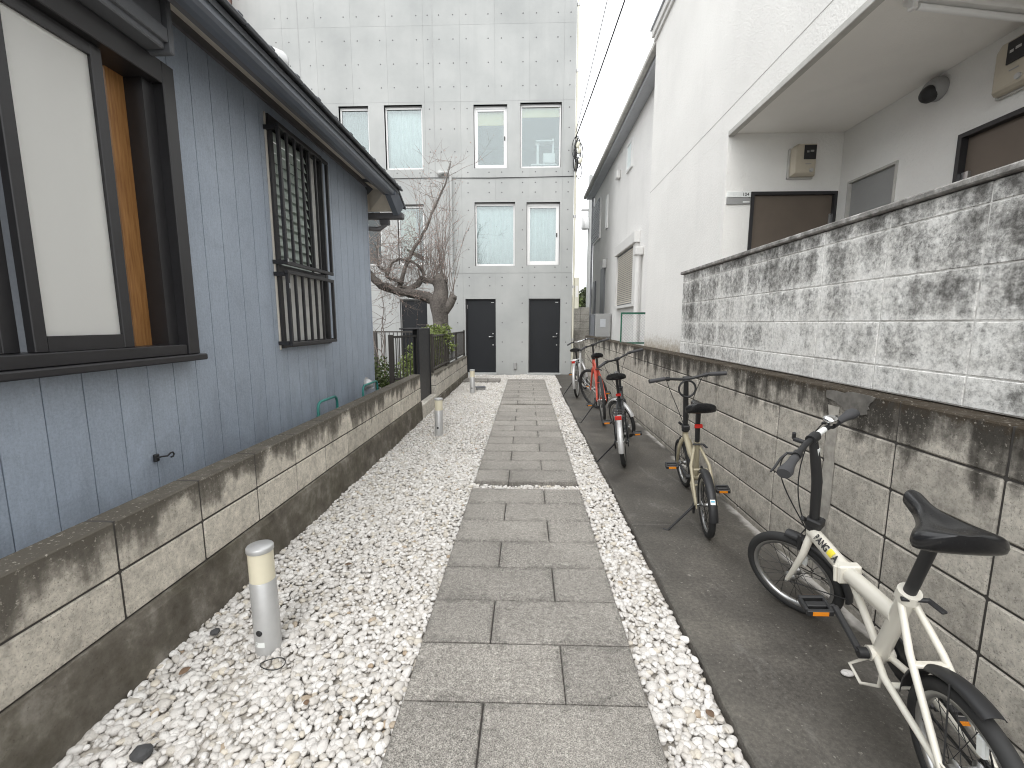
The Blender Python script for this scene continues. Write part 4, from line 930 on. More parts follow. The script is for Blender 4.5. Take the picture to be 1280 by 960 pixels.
for i in range(20): MB().box(.04 + i * .105, .055 + i * .105, -.008, .008, .219, 1.131).build('bar', MT['rail'], t)

# ================================================================== TREE AND SHRUBS
def wob(p0, p1, n, amp, r0=None):
    P0 = Vector(p0); P1 = Vector(p1); out = []
    for i in range(n + 1):
        q = P0.lerp(P1, i / n)
        if 0 < i < n: q += Vector((random.gauss(0, amp), random.gauss(0, amp), random.gauss(0, amp)))
        out.append(q)
    return out
TX, TY = -1.84, 9.3
tree = thing('bare_tree', 'gnarled pollarded bare tree with a long drooping limb behind the railing', 'tree', (TX, TY, 0))
def T(px, py, dy=0.0):       # point in the tree from its place in the picture, at the trunk's distance
    D = TY + dy
    return Vector(((px - 658) / 552 * D * 1.0 - TX, dy, CAM_H + (404 - py) / 552 * D))
m = MB()
trunk_pts = [Vector((0.0, 0.02, -0.1)), T(551, 440), T(552, 415), T(551, 395), T(549, 380), T(553, 365), T(552, 355), T(550, 346)]
trunk_pts[0] = Vector((T(550, 440).x, .02, -.1))
m.tube(trunk_pts, [.20, .175, .15, .165, .19, .15, .14, .10], 14)
m.tube([T(556, 388), T(563, 380), T(567, 374)], [.12, .10, .08], 10)
for (px, py, rr) in ((567, 373, .085), (552, 349, .12), (546, 351, .07), (558, 352, .07)):
    v, f = ICO[1]; c = T(px, py, random.uniform(-.03, .03))
    m.add([(c.x + a * rr * random.uniform(.85, 1.15), c.y + b * rr * random.uniform(.85, 1.15), c.z + d * rr * .9 * random.uniform(.85, 1.15)) for a, b, d in v], [list(q) for q in f], True)
m.build('trunk', MT['bark'], tree)
limbs = []
def limb(pts, rad):
    P_ = []
    for i in range(len(pts) - 1):
        a, b = pts[i], pts[i + 1]
        for k in range(3): P_.append(a.lerp(b, k / 3) + Vector((random.gauss(0, .008), random.gauss(0, .008), random.gauss(0, .008))))
    P_.append(pts[-1]); rr = np.interp(np.linspace(0, 1, len(P_)), np.linspace(0, 1, len(rad)), rad)
    rr = [r * random.uniform(.88, 1.12) for r in rr]
    MB().tube(P_, rr, 10).build('limb', MT['bark'], tree); limbs.append((P_, rr))
limb([T(546, 378), T(535, 372), T(520, 368, -.1), T(503, 366, -.2), T(490, 362, -.3), T(478, 358, -.4), T(468, 348, -.5), T(460, 336, -.55), T(452, 330, -.6)], [.12, .10, .095, .085, .075, .07, .06, .05])
limb([T(546, 354), T(538, 352), T(528, 349), T(524, 357, -.1), T(514, 361, -.1), T(504, 360, -.2)], [.07, .06, .055, .06, .05, .04])
limb([T(500, 362, -.2), T(508, 338, -.2), T(518, 318, -.15), T(526, 306, -.1), T(536, 290, -.1), T(548, 264, 0), T(560, 240, 0), T(568, 214, 0)], [.05, .038, .034, .03, .026, .02, .014, .007])
limb([T(505, 355, -.2), T(496, 352, -.3), T(487, 348, -.4), T(484, 340, -.4), T(476, 336, -.4), T(475, 322, -.4), T(476, 300, -.4)], [.04, .032, .028, .024, .02, .015, .01])
limb([T(487, 347, -.35), T(492, 332, -.3), T(500, 326, -.3), T(515, 328, -.2), T(527, 336, -.1), T(532, 346, -.05)], [.018, .018, .02, .024, .03, .045])
tw = MB(); bd = MB()
def twig(p, d, L, r, depth=0, straight=.03):
    pts = [Vector(p)]; d = Vector(d).normalized(); n = 4 if depth else 6
    for i in range(n):
        d = (d + Vector((random.gauss(0, straight), random.gauss(0, straight), random.gauss(0, straight) + .01))).normalized(); pts.append(pts[-1] + d * L / n)
    tw.tube(pts, [r * (1 - .75 * i / n) for i in range(n + 1)], 4, caps=False)
    for k in range(int(L * 3.5)):
        q = pts[random.randrange(1, n + 1)].lerp(pts[random.randrange(1, n + 1)], random.random()) if False else pts[random.randrange(1, n + 1)]
        s_ = random.uniform(.006, .012); bd.add([(q.x + a * s_, q.y + b * s_, q.z + c * s_) for a, b, c in ICO[0][0]], [list(f) for f in ICO[0][1]])
    if depth < 2:
        for k in range(random.randint(1, 3) + (1 if depth == 0 else 0)):
            i = random.randrange(1, n); dd = (d + Vector((random.gauss(0, .8), random.gauss(0, .8), random.gauss(0, .5)))).normalized()
            twig(pts[i], dd, L * random.uniform(.3, .6), r * .6, depth + 1, .1)
for px, py in ((552, 347), (545, 350), (557, 350), (540, 352), (566, 372), (530, 350)):
    for k in range(8):
        c = T(px + random.uniform(-4, 4), py, random.uniform(-.08, .08)); twig(c, (random.gauss(.03, .22), random.gauss(0, .22), 1), random.uniform(.7, 2.0), .007, 1)
for P_, rr in limbs:
    for i in range(3, len(P_)):
        for k in range(3 if rr[i] > .02 else 2):
            if random.random() < .8: twig(P_[i], (random.gauss(-.05, .6), random.gauss(0, .5), random.gauss(.45, .6)), random.uniform(.3, 1.05), .0055, 0, .12)
for k in range(34):
    c = T(random.uniform(462, 500), random.uniform(290, 350), random.uniform(-.7, -.1)); twig(c, (random.gauss(0, 1), random.gauss(0, .5), random.gauss(.3, .8)), random.uniform(.3, .8), .005, 0, .14)
tw.build('twigs', MT['twig'], tree, kind='stuff'); bd.build('buds', MT['bud'], tree, kind='stuff')
def leaves(m, c, rad, n, size, flat=.5):
    for _ in range(n):
        d = Vector((random.gauss(0, 1), random.gauss(0, 1), random.gauss(0, 1))).normalized() * (random.random() ** .4)
        p = Vector((c[0] + d.x * rad[0], c[1] + d.y * rad[1], c[2] + d.z * rad[2]))
        u = Vector((random.gauss(0, 1), random.gauss(0, 1), random.gauss(0, .6))).normalized(); w = u.cross(Vector((random.gauss(0, 1), random.gauss(0, 1), random.gauss(0, 1)))).normalized()
        s_ = size * random.uniform(.6, 1.3); nn = u.cross(w) * s_ * .15
        m.add([p - u * s_, p - w * s_ * flat + nn, p + u * s_, p + w * s_ * flat + nn], [(0, 1, 2, 3)])
def shrub(name, label, loc, blobs, mat, size, stems=6):
    t = thing(name, label, 'shrub', loc)
    m = MB()
    for (c, rad, n) in blobs: leaves(m, c, rad, n, size)
    m.build('foliage', mat, t, kind='stuff')
    s_ = MB()
    for k in range(stems):
        b = random.choice(blobs)[0]; s_.tube(wob((random.gauss(0, .05), random.gauss(0, .05), 0), (b[0], b[1], b[2]), 4, .02), [.012, .01, .009, .007, .004], 5)
    s_.build('stem', MT['twig'], t)
shrub('leafy_shrub', 'green leafy shrub at the foot of the bare tree', (-1.95, 8.7, 0.15), [((.12, 0, .95), (.30, .3, .25), 420), ((.05, .1, .6), (.28, .35, .35), 500), ((.22, .5, 1.0), (.22, .3, .2), 220), ((-.1, -.3, .35), (.25, .3, .3), 300), ((.18, .6, 0.75), (.3, .4, .2), 260)], MT['leaf_light'], .045, 10)
shrub('low_hedge', 'clipped low green hedge beside the corner of the blue house', (-2.55, 7.3, 0.0), [((0, 0, .45), (.42, .35, .42), 1100), ((.25, -.1, .35), (.25, .3, .35), 500), ((-.3, 0, .6), (.3, .3, .25), 500)], MT['leaf'], .03, 8)
shrub('garden_plant', 'loose green plant behind the open picket gate', (-2.15, 7.9, 0.0), [((0, 0, .5), (.2, .3, .35), 350), ((.1, .2, .8), (.2, .2, .25), 200)], MT['leaf_light'], .04, 6)
t = thing('sapling', 'thin bare sapling in front of the concrete wall beside the house corner', 'tree', (-3.15, 9.6, 0))
m = MB(); 
for (dx, top) in ((0, 2.4), (.1, 1.7), (-.2, 1.6)):
    pts = wob((dx * .3, 0, 0), (dx + random.uniform(-.05, .05), 0, top), 7, .03); m.tube(pts, [.018 * (1 - .8 * i / 7) for i in range(8)], 6)
    for k in range(7):
        q = pts[random.randrange(3, 8)]; m.tube(wob(q, q + Vector((random.uniform(-.5, .5), random.uniform(-.2, .2), random.uniform(.0, .35))), 4, .015), [.006, .005, .004, .003, .002], 4)
m.build('trunk', MT['twig'], t)
for (x, y, zc, r_, lab) in ((3.4, 27, 2.7, 1.2, 'dark round evergreen rising behind the far alley wall'), (2.3, 25, 2.2, .8, 'paler green shrubby tree over the far alley wall'), (1.2, 30, 2.6, 1.0, 'farthest pale tree at the end of the alley')):
    t = thing('far_tree', lab, 'tree', (x, y, 0)); m = MB()
    for k in range(9): leaves(m, (random.gauss(0, r_ * .4), random.gauss(0, r_ * .3), zc + random.gauss(0, r_ * .35)), (r_ * .5, r_ * .5, r_ * .45), 330, .13)
    m.build('crown', MT['leaf_dark'] if x > 3 else MT['leaf'], t, kind='stuff'); MB().tube([(0, 0, 0), (0.02, 0, zc * .6), (0, 0.03, zc)], [.14, .1, .05], 8).build('trunk', MT['bark'], t)
t = thing('utility_pole', 'distant grey utility pole with a transformer beyond the alley', 'pole', (3.55, 26, 0))
MB().tube([(0, 0, 0), (0, 0, 9.5)], [.14, .10], 12).build('pole', MT['concrete'], t); MB().lathe([(.2, 0), (.22, .05), (.22, .6), (.16, .66)], (-.28, -.1, 6.6), (0, 0, 1), 14).build('transformer', MT['alu_paint'], t); MB().box(-.5, .5, -.05, .05, 7.6, 7.7).build('crossarm', MT['panel_grey'], t)

# ================================================================== CABLES
def sag(p0, p1, n, s_): return [Vector(p0).lerp(Vector(p1), i / n) - Vector((0, 0, s_ * 4 * (i / n) * (1 - i / n))) for i in range(n + 1)]
o = MB().tube(sag((1.22, 11.96, 6.0), (1.98, 8.0, 7.75), 10, .06) + sag((1.98, 8.0, 7.75), (2.9, 2.0, 11.2), 5, .0)[1:], .015, 6).build('power_cable', MT['cable'], label='thick black service cable rising from the building corner to the upper right', category='cable')
o = MB().tube(sag((1.23, 11.98, 6.15), (1.62, 8.5, 8.0), 10, .04) + sag((1.62, 8.5, 8.0), (2.3, 2.0, 11.9), 5, .0)[1:], .008, 5).build('thin_cable', MT['cable'], label='thin cable rising left of the thick one from the building corner', category='cable')
m = MB()
for k in range(9):
    a0 = random.uniform(0, 6.28); rr_ = random.uniform(.06, .2); cx, cz = 1.24 + random.uniform(-.05, .08), 5.45 + random.uniform(-.25, .45)
    m.tube([(cx + rr_ * .55 * math.cos(a0 + q * .5), 11.93 + .03 * math.sin(q), cz + rr_ * 1.4 * math.sin(a0 + q * .5)) for q in range(13)], random.uniform(.007, .013), 5)
for k in range(4): m.tube([(1.2 + random.uniform(0, .1), 11.95, 6.05), (1.18 + random.uniform(0, .12), 11.93, 5.7), (1.2 + random.uniform(0, .12), 11.94, 5.2)], .01, 5)
t = thing('cable_bundle', 'tangled coil of black cables at the corner of the concrete building', 'cables', (0, 0, 0)); m.build('loops', MT['cable'], t)
for (x, z) in ((1.30, 5.62), (1.33, 5.38), (1.26, 5.75)): MB().lathe([(.03, 0), (.045, .03), (.045, .12), (.03, .15)], (x, 11.9, z), (.3, 0, 1), 10).build('insulator', MT['cream_pipe'], t)

# ================================================================== BOLLARD LAMPS
for i, (x, y, lab) in enumerate(((-1.118, 1.72, 'nearest silver bollard lamp with cream diffuser standing in the white pebbles'), (-1.10, 5.42, 'middle silver bollard lamp in the pebbles by the gateway wall'), (-1.09, 8.85, 'farthest silver bollard lamp in the pebbles near the black doors'))):
    t = thing('bollard_lamp', lab, 'lamp', (x, y, -0.05), (R(random.uniform(-.6, .6)), R(random.uniform(-.6, .6)), R(-18)), group='bollard lamps in the pebble bed')
    MB().lathe([(.052, 0), (.052, .335), (.0505, .337)], (0, 0, 0), (0, 0, 1), 32).build('body', MT['alu_paint'], t)
    MB().lathe([(.0495, .3375), (.0495, .465)], (0, 0, 0), (0, 0, 1), 32).build('diffuser', MT['diffuser'], t)
    MB().lathe([(.0515, .4655), (.053, .468), (.053, .483), (.050, .488), (0, .489)], (0, 0, 0), (0, 0, 1), 32).build('cap', MT['alu_paint'], t)
    MB().lathe([(.013, .05), (.013, .0545), (.010, .056)], (0, 0, .118), (.25, -1, 0), 14).build('keyhole', MT['black'], t)
    if i == 0:
        st = MB()
        for k in range(6):
            a = -1.75 + k * .13
            st.add([(.0525 * math.cos(a), .0525 * math.sin(a), .052), (.0525 * math.cos(a + .13), .0525 * math.sin(a + .13), .052), (.0525 * math.cos(a + .13), .0525 * math.sin(a + .13), .075), (.0525 * math.cos(a), .0525 * math.sin(a), .075)], [(0, 1, 2, 3)])
        st.build('rating_label', MT['sticker'], t)
        link('lettering', text_mesh('PS\nE', .011, MT['panel_grey'], lambda x_, y_, z_: (.0529 * math.cos(-1.72 + x_ / .0525), .0529 * math.sin(-1.72 + x_ / .0525), .065 + y_)), t)
o = MB().tube([(.05 * math.cos(a), .032 * math.sin(a), .004 * math.sin(a * 2)) for a in np.linspace(0, 2 * math.pi, 17)[:-1]], .0022, 6, closed=True).build('wire_ring', MT['black'], label='thin black wire ring lying on the pebbles by the nearest bollard', category='ring')
o.location = (-1.03, 1.60, -.012)
def leaf_obj(i, x, y, s_, rz, lab, curl=.3):
    m = MB(); secs = []
    n = 8
    for k in range(n + 1):
        u = k / n; w = s_ * .32 * math.sin(math.pi * min(1, u * 1.02)) ** .8 + .0006
        z = curl * s_ * (u - .5) ** 2
        secs.append([(u * s_ - s_ / 2, -w, z + w * .5), (u * s_ - s_ / 2, 0, z), (u * s_ - s_ / 2, w, z + w * .5), (u * s_ - s_ / 2, w, z + w * .5 + .0012), (u * s_ - s_ / 2, 0, z + .0012), (u * s_ - s_ / 2, -w, z + w * .5 + .0012)])
    m.loft(secs); o = m.build('dead_leaf', MT['deadleaf'], label=lab, category='leaf', group='dead leaves on the pebbles'); o.location = (x, y, -.014); o.rotation_euler = (R(random.uniform(-15, 15)), R(random.uniform(-10, 10)), rz)
leaf_obj(0, -1.36, 1.55, .042, 1.0, 'brown curled dead leaf in the pebbles between footing and nearest bollard')
leaf_obj(1, -1.02, 2.35, .04, .4, 'small brown dead leaf lying beyond the nearest bollard')
leaf_obj(2, -.80, 1.42, .03, 2.2, 'brown dead leaf on the pebbles near the left edge of the path')
leaf_obj(3, .66, 1.42, .04, 1.9, 'brown dead leaf in the right pebble strip by the slab edge')
m = MB(); v, f = ICO[1]; m.add([(a * .035 * random.uniform(.85, 1.1), b * .03 * random.uniform(.85, 1.1), c * .02) for a, b, c in v], [list(q) for q in f]); o = m.build('dark_stone', MT['slate'], label='flat dark grey stone lying among the white pebbles at lower left', category='stone'); o.location = (-1.24, 1.215, -.012)
m = MB(); m.add([(a * .02 * random.uniform(.85, 1.1), b * .022 * random.uniform(.85, 1.1), c * .012) for a, b, c in v], [list(q) for q in f]); o = m.build('dark_stone', MT['slate'], label='small dark stone in the pebbles near the block wall footing', category='stone'); o.location = (-1.40, 1.78, -.015)
m = MB(); v, f = ICO[2]; m.add([(a * .024, b * .016, c * .010) for a, b, c in v], [list(q) for q in f], True); o = m.build('stray_pebble', MT['pebble'], label='single white pebble stray on the dark slab beside the ivory bicycle', category='stone'); o.location = (1.262, 1.60, .010)
t = thing('drain_box', 'small grey plastic box on the pebbles near the farthest bollard', 'box', (-.97, 9.25, -.03), (0, 0, R(20)))
MB().box(-.09, .09, -.06, .06, 0, .05, .006).build('base', MT['panel_grey'], t); MB().box(-.11, .11, -.075, .075, .051, .065, .004).build('lid', MT['shutter_dark'], t)

# ================================================================== BICYCLES
def bicycle(label, X0, Y0, head, lean, c):
    root = thing('bicycle', label, 'bicycle', (X0, Y0, 0), (0, R(-lean), R(-head)), group='bicycles along the block wall')
    r = c['r']; tr = c.get('tr', .021); wb = c['wb']; ha = R(c['ha']); rake = c['rake']; st = R(c['steer'])
    axs, axz = -math.cos(ha), math.sin(ha); ns, nz = math.sin(ha), math.cos(ha)
    bs, bz = wb - ns * rake, r - nz * rake
    def S(u, t_, v):
        u2 = u * math.cos(st) - t_ * math.sin(st); t2 = u * math.sin(st) + t_ * math.cos(st)
        return (t2, bs + ns * u2 + axs * v, bz + nz * u2 + axz * v)
    S_ = lambda u, t_, v: Vector(S(u, t_, v))
    L3 = lambda s_, t_, z: Vector((t_, s_, z))
    sa = R(c['sa']); sds, sdz = -math.cos(sa), math.sin(sa); bbs, bbz = c['bb']
    seat = lambda d_: L3(bbs + sds * d_, 0, bbz + sdz * d_)
    fm, tub = c['mat'], c.get('ft', .02)
    # --- wheels
    def wheel(mp, lab=None):
        ty = [(tr * math.cos(a), tr * math.sin(a)) for a in np.linspace(0, 2 * math.pi, 13)[:-1]]
        w = MB().ring(mp, r - tr, ty, n=64).build('wheel', MT['rubber'], root)
        Rm = r - 2 * tr + .006; hw = tr * .62
        MB().ring(mp, Rm, [(-hw, .0), (-hw * .8, -.016), (hw * .8, -.016), (hw, 0), (hw, .006), (-hw, .006)], n=64).build('rim', MT[c.get('rim', 'alu')], w)
        MB().ring(mp, 0, [(-.045, .009), (-.045, .013), (-.03, .014), (-.029, .026), (-.025, .026), (-.022, .013), (.022, .013), (.025, .026), (.029, .026), (.03, .014), (.045, .013), (.045, .009)], n=18).build('hub', MT['alu'], w)
        s_ = MB(); n = c.get('spokes', 28)
        for k in range(n):
            a = 2 * math.pi * k / n; sg = 1 if k % 2 else -1; h = a + (.9 if (k // 2) % 2 else -.9)
            p0 = mp(.024 * math.cos(h), sg * .027, .024 * math.sin(h)); p1 = mp((Rm - .012) * math.cos(a), sg * .004, (Rm - .012) * math.sin(a))
            s_.tube([p0, p1], .0012 if c.get('near') else .0016, 4, caps=False)
        s_.build('spokes', MT[c.get('spoke_mat', 'black')], w, kind='stuff')
        MB().tube([mp(0, -.065, 0), mp(0, .065, 0)], .006, 8).build('axle', MT['alu'], w)
        if c.get('wheel_reflector'):
            q = (Rm + .02) * .62; MB().obox(mp(q * math.cos(1.9), 0, q * math.sin(1.9)), Vector(mp(1, 0, 0)) - Vector(mp(0, 0, 0)), Vector(mp(0, 1, 0)) - Vector(mp(0, 0, 0)), Vector(mp(0, 0, 1)) - Vector(mp(0, 0, 0)), .012, .008, .028, .004).build('reflector', MT['sticker'], w)
        return w
    mpr = lambda p, w, q: (w, p, r + q)
    mpf = lambda p, w, q: S(rake + p, w, q)
    wheel(mpr); wheel(mpf)
    # --- fork and headset
    cr = r + .035
    m = MB()
    for sg in (-1, 1):
        m.tube([S_(rake, sg * .052, 0), S_(rake * .55, sg * .052, cr * .35), S_(rake * .1, sg * .047, cr * .75), S_(0, sg * .030, cr), S_(0, sg * .012, cr + .02)], [.009, .012, .0145, .016, .016], 12)
    m.tube([S_(0, 0, cr + .005), S_(0, 0, c['Lh'])], .014, 10)
    m.build('fork', MT[c.get('fork_mat', fm)], root)
    Lh = c['Lh']; Lhb = cr + .025; hr = c.get('hr', .023)
    Hd = lambda v: Vector((0, bs + axs * v, bz + axz * v))
    # --- frame
    m = MB(); m.tube([Hd(Lhb), Hd(Lh - .012)], hr, 16)
    rear_hub = lambda sg: L3(0, sg * .062, r)
    fs = c['frame']; Lc = c['Lc']
    if fs == 'fold':
        m.tube([seat(-.02), seat(Lc - .05), seat(Lc)], [.024, .023, .026], 16)
        a = Hd((Lhb + Lh) / 2 - .004); b = seat(Lc * .62); mid = a.lerp(b, .50) - Vector((0, 0, c.get('drop', .02)))
        m.tube([a, a.lerp(mid, .5) , mid], [.026, .0265, .027], 16, flat=1.15); m.tube([mid, mid.lerp(b, .5) , b], [.027, .027, .026], 16, flat=1.15)
        m.tube([mid.lerp(b, .12) - Vector((0, 0, .025)), L3(bbs, 0, bbz)], [.013, .013], 12)
    elif fs == 'low':
        a = Hd((Lhb + Lh) / 2); b = seat(Lc * .35); mid = a.lerp(b, .5) - Vector((0, 0, c.get('drop', .05)))
        P_ = [a, a.lerp(mid, .6), mid, mid.lerp(b, .6), b]; m.tube(P_, .022, 14); m.tube([seat(-.02), seat(Lc)], .019, 14)
        m.tube([mid.lerp(b, .5), seat(Lc * .8)], .010, 10)
    else:
        m.tube([seat(-.02), seat(Lc)], .016, 12); m.tube([Hd(Lhb + .03), L3(bbs, 0, bbz)], .018, 12)
        if fs == 'diamond': m.tube([Hd(Lh - .035), seat(Lc - .03)], .016, 12)
        else: m.tube([Hd(Lh - .04), Hd(Lh).lerp(seat(Lc * .3), .5) - Vector((0, 0, .07)), seat(Lc * .35)], .015, 12)
    m.tube([L3(bbs, -.036, bbz), L3(bbs, .036, bbz)], .024, 16)
    for sg in (-1, 1):
        m.tube([L3(bbs - .01, sg * .018, bbz), L3(bbs * .72, sg * .045, bbz * .8 + r * .2 + .0), rear_hub(sg)], [.0115, .0115, .009], 10)
        sw = c.get('stay_w', .032)
        top = seat(Lc - .03) + Vector((sg * .016, 0, 0))
        m.tube([top, top.lerp(rear_hub(sg), .35) + Vector((sg * (sw - .016) * .6, 0, 0)), rear_hub(sg)], [.010, .0105, .009], 10)
        m.obox(rear_hub(sg), (1, 0, 0), (0, 1, 0), (0, 0, 1), .003, .022, .018)
    ba = seat(Lc - .03).lerp(L3(0, 0, r), .42)
    m.bar(ba + Vector((-.045, 0, 0)), ba + Vector((.045, 0, 0)), .022, .012, .003)
    m.bar(L3(bbs * .66, -.045, bbz * .7 + r * .3), L3(bbs * .66, .045, bbz * .7 + r * .3), .022, .010, .003)
    F_ = m.build('frame', MT[fm], root)
    if fs == 'fold':
        d_ = (b - a).normalized(); up_ = Vector((1, 0, 0)).cross(d_).normalized()
        MB().obox(mid, d_, (1, 0, 0), up_, .018, .040, .036, .006).build('hinge', MT[fm], F_); MB().bar(mid + Vector((.04, 0, -.005)), mid + d_ * .085 + Vector((.052, 0, -.02)), .014, .012, .003).build('hinge_lever', MT['black'], F_)
        MB().tube([mid + d_ * .0 + up_ * .03 + Vector((-.043, 0, 0)), mid + up_ * -.03 + Vector((-.043, 0, 0))], .007, 8).build('hinge_pin', MT[fm], F_)
        g0 = L3(bbs + .03, -.04, bbz - .045)
        MB().tube([L3(bbs + .005, -.03, bbz - .02), L3(bbs + .055, -.065, bbz - .085), L3(bbs - .0, -.06, bbz - .115), L3(bbs - .045, -.03, bbz - .085), L3(bbs - .05, -.025, bbz - .03)], .006, 8).build('bottom_guard', MT[fm], F_)
    if c.get('text'):
        a0 = a + (b - a).normalized() * .055; dd = (mid - a).normalized(); upv = Vector((1, 0, 0)).cross(dd).normalized()
        if upv.z < 0: upv = -upv
        rr_ = .0292
        def onto(base):
            def f_(x_, y_, z_):
                ang = 0.72 + (y_ - .012) / rr_
                p = a0 + dd * (base + x_) + (Vector((-1, 0, 0)) * math.cos(ang) + upv * 1.13 * math.sin(ang)) * rr_
                return (p.x, p.y, p.z)
            return f_
        link('lettering', text_mesh('PANG', .037, MT['black'], onto(.016), 0, .0012), F_)
        link('lettering', text_mesh('A', .037, MT['black'], onto(.155), 0, .0012), F_)
        ym = MB(); f_ = onto(.120)
        for i in range(6): ym.add([f_(0.0, i * .0045, 0), f_(.034, i * .0045, 0), f_(.034, (i + 1) * .0045, 0), f_(0, (i + 1) * .0045, 0)], [(0, 1, 2, 3)])
        ym.build('yellow_mark', MT['yellow'], F_)
    # --- stem and bar
    Lb = c['Lb']; bw = c['bw'] / 2; bend = c.get('bend', 0.0)
    m = MB(); m.tube([S_(0, 0, Lh - .005), S_(0, 0, Lh + .012)], hr + .006, 16)
    if c.get('fold_stem'):
        m.obox(S_(-.005, 0, Lh + .03), S_(1, 0, 0) - S_(0, 0, 0), S_(0, 1, 0) - S_(0, 0, 0), S_(0, 0, 1) - S_(0, 0, 0), .030, .026, .022, .006)
        m.bar(S_(.028, -.02, Lh + .035), S_(.03, -.045, Lh + .06), .014, .02, .003)
        m.tube([S_(.0, 0, Lh + .04), S_(bend * .25, 0, Lh + (Lb - Lh) * .55), S_(bend * .55, 0, Lh + (Lb - Lh) * .75), S_(bend, 0, Lb)], [.019, .020, .0195, .016], 14)
    else: m.tube([S_(0, 0, Lh), S_(0, 0, Lb - .02), S_(bend, 0, Lb)], .0135, 12)
    m.tube([S_(bend, -.022, Lb), S_(bend, .022, Lb)], .0205, 14)
    Sm = m.build('stem', MT[c.get('stem_mat', 'black')], root)
    rise = c.get('rise', .0); back = c.get('back', .03)
    hp = lambda t_: S_(bend - back * max(0, (abs(t_) - .06) / (bw - .06)) ** 1.2, t_, Lb + rise * min(1, max(0, (abs(t_) - .04) / .12)))
    ts = np.linspace(-bw, bw, 25); HB = MB().tube([hp(q) for q in ts], .0112, 12).build('handlebar', MT[c.get('bar_mat', 'black')], root)
    for sg in (-1, 1):
        q0, q1 = sg * (bw - .115), sg * (bw + .004)
        pts = [hp(q0 + (q1 - q0) * k / 6) for k in range(7)]; rad = [.0165, .0155, .016, .0165, .017, .019, .017] if c.get('ergo') else [.0155] * 7
        if c.get('ergo'): rad = [.017, .016, .017, .019, .023, .027, .024]
        MB().tube(pts, rad, 14, flat=.82 if c.get('ergo') else 1).build('grip', MT['grip'], HB)
        qc = sg * (bw - .14)
        MB().tube([hp(qc - sg * .012), hp(qc + sg * .012)], .017, 12).build('lever_clamp', MT['black'], HB)
        e = S_(1, 0, 0) - S_(0, 0, 0); dn = S_(0, 0, -1) - S_(0, 0, 0)
        lv = [hp(qc) + e * .012, hp(qc) + e * .036 + dn * .008, hp(qc + sg * .04) + e * .045 + dn * .014, hp(qc + sg * .10) + e * .046 + dn * .022, hp(qc + sg * .125) + e * .05 + dn * .026]
        MB().tube(lv, [.009, .008, .006, .006, .005], 8, flat=.7).build('brake_lever', MT['black'], HB)
    qb = bw - .165
    if c.get('bell'):
        p = hp(qb); e = S_(0, 0, 1) - S_(0, 0, 0); BL = MB().lathe([(.012, .01), (.012, .024), (.025, .026), (.027, .034), (.024, .042), (.014, .047), (0, .048)], p, e, 18).build('bell', MT['chrome'], HB)
        p = hp(-.05); ff = S_(1, 0, 0) - S_(0, 0, 0); MB().bar(p, p + ff * .05, .02, .014, .003).bar(p + ff * .05, p + ff * .05 + e * .03, .012, .012, .002).build('lamp_bracket', MT['black'], HB)
        p = hp(.06); dd_ = (hp(.09) - hp(.04)).normalized(); MB().tube([hp(.04), hp(.09)], .0118, 12, caps=False).build('bar_label', MT['sticker'], HB)
        MB().obox(S_(bend * .8 - .0175, .0, Lb - .07), S_(0, 1, 0) - S_(0, 0, 0), S_(1, 0, 0) - S_(0, 0, 0), S_(.12, 0, 1) - S_(0, 0, 0), .008, .0035, .03).build('stem_label', MT['sticker'], Sm)
    if c.get('lock'):
        p = S_(-.03, 0, Lb - .07); ff = S_(1, 0, 0) - S_(0, 0, 0); e = S_(0, 0, 1) - S_(0, 0, 0); sd_ = S_(0, 1, 0) - S_(0, 0, 0)
        MB().tube([p + sd_ * .062 * math.cos(a_) + e * .062 * math.sin(a_) + ff * .015 * math.sin(a_) for a_ in np.linspace(0, 2 * math.pi, 25)[:-1]], .008, 8, closed=True).build('cable_lock', MT['black'], root)
    # --- cables
    m = MB()
    for sg, tgt in ((-1, S_(.03, .02, cr + .02)), (1, S_(.0, .02, Lhb + .03) if not c.get('near') else S_(.035, .03, cr + .03))):
        p0 = hp(sg * (bw - .135)) + (S_(1, 0, 0) - S_(0, 0, 0)) * .03; p3 = tgt; p1 = p0 + Vector((0, 0, -.10)) + (S_(1, 0, 0) - S_(0, 0, 0)) * .09 - (S_(0, 1, 0) - S_(0, 0, 0)) * sg * .02; p2 = p3 + Vector((0, 0, .12)) + (S_(1, 0, 0) - S_(0, 0, 0)) * .07
        m.tube([p0 * (1 - q) ** 3 + p1 * 3 * q * (1 - q) ** 2 + p2 * 3 * q * q * (1 - q) + p3 * q ** 3 for q in np.linspace(0, 1, 16)], .0027, 6)
    m.build('brake_cable', MT['black'], root)
    # --- brakes
    m = MB()
    for sg in (-1, 1):
        m.bar(S_(.028, sg * .036, cr - .055), S_(.034, sg * .030, cr + .02), .012, .016, .003); m.bar(S_(.03, sg * .036, cr - .03), S_(.03, sg * .014, cr - .03), .012, .014, .002)
    m.tube([S_(.034, -.03, cr + .018), S_(.034, .03, cr + .022)], .003, 6); m.build('front_brake', MT[c.get('brake_mat', 'black')], root)
    # --- seat post, saddle
    Ls = c['Ls']; sp0, sp1 = seat(Lc - .03), seat(Ls - .01)
    PS = MB().tube([sp0, sp1], c.get('pr', .0145), 14).build('seat_post', MT[c.get('post_mat', 'black')], root)
    MB().tube([seat(Lc - .028), seat(Lc + .008)], tub + .010 if fs == 'fold' else .021, 16).build('seat_collar', MT[fm], root)
    q = seat(Lc - .01); CL = MB().tube([q + Vector((.0, -.02, 0)) + Vector((-.03, 0, 0)), q + Vector((.035, -.028, 0))], .007, 8); CL.bar(q + Vector((.035, -.02, .0)), q + Vector((.05, -.07, -.012)), .018, .010, .003); CL.build('quick_release', MT['black'], root)
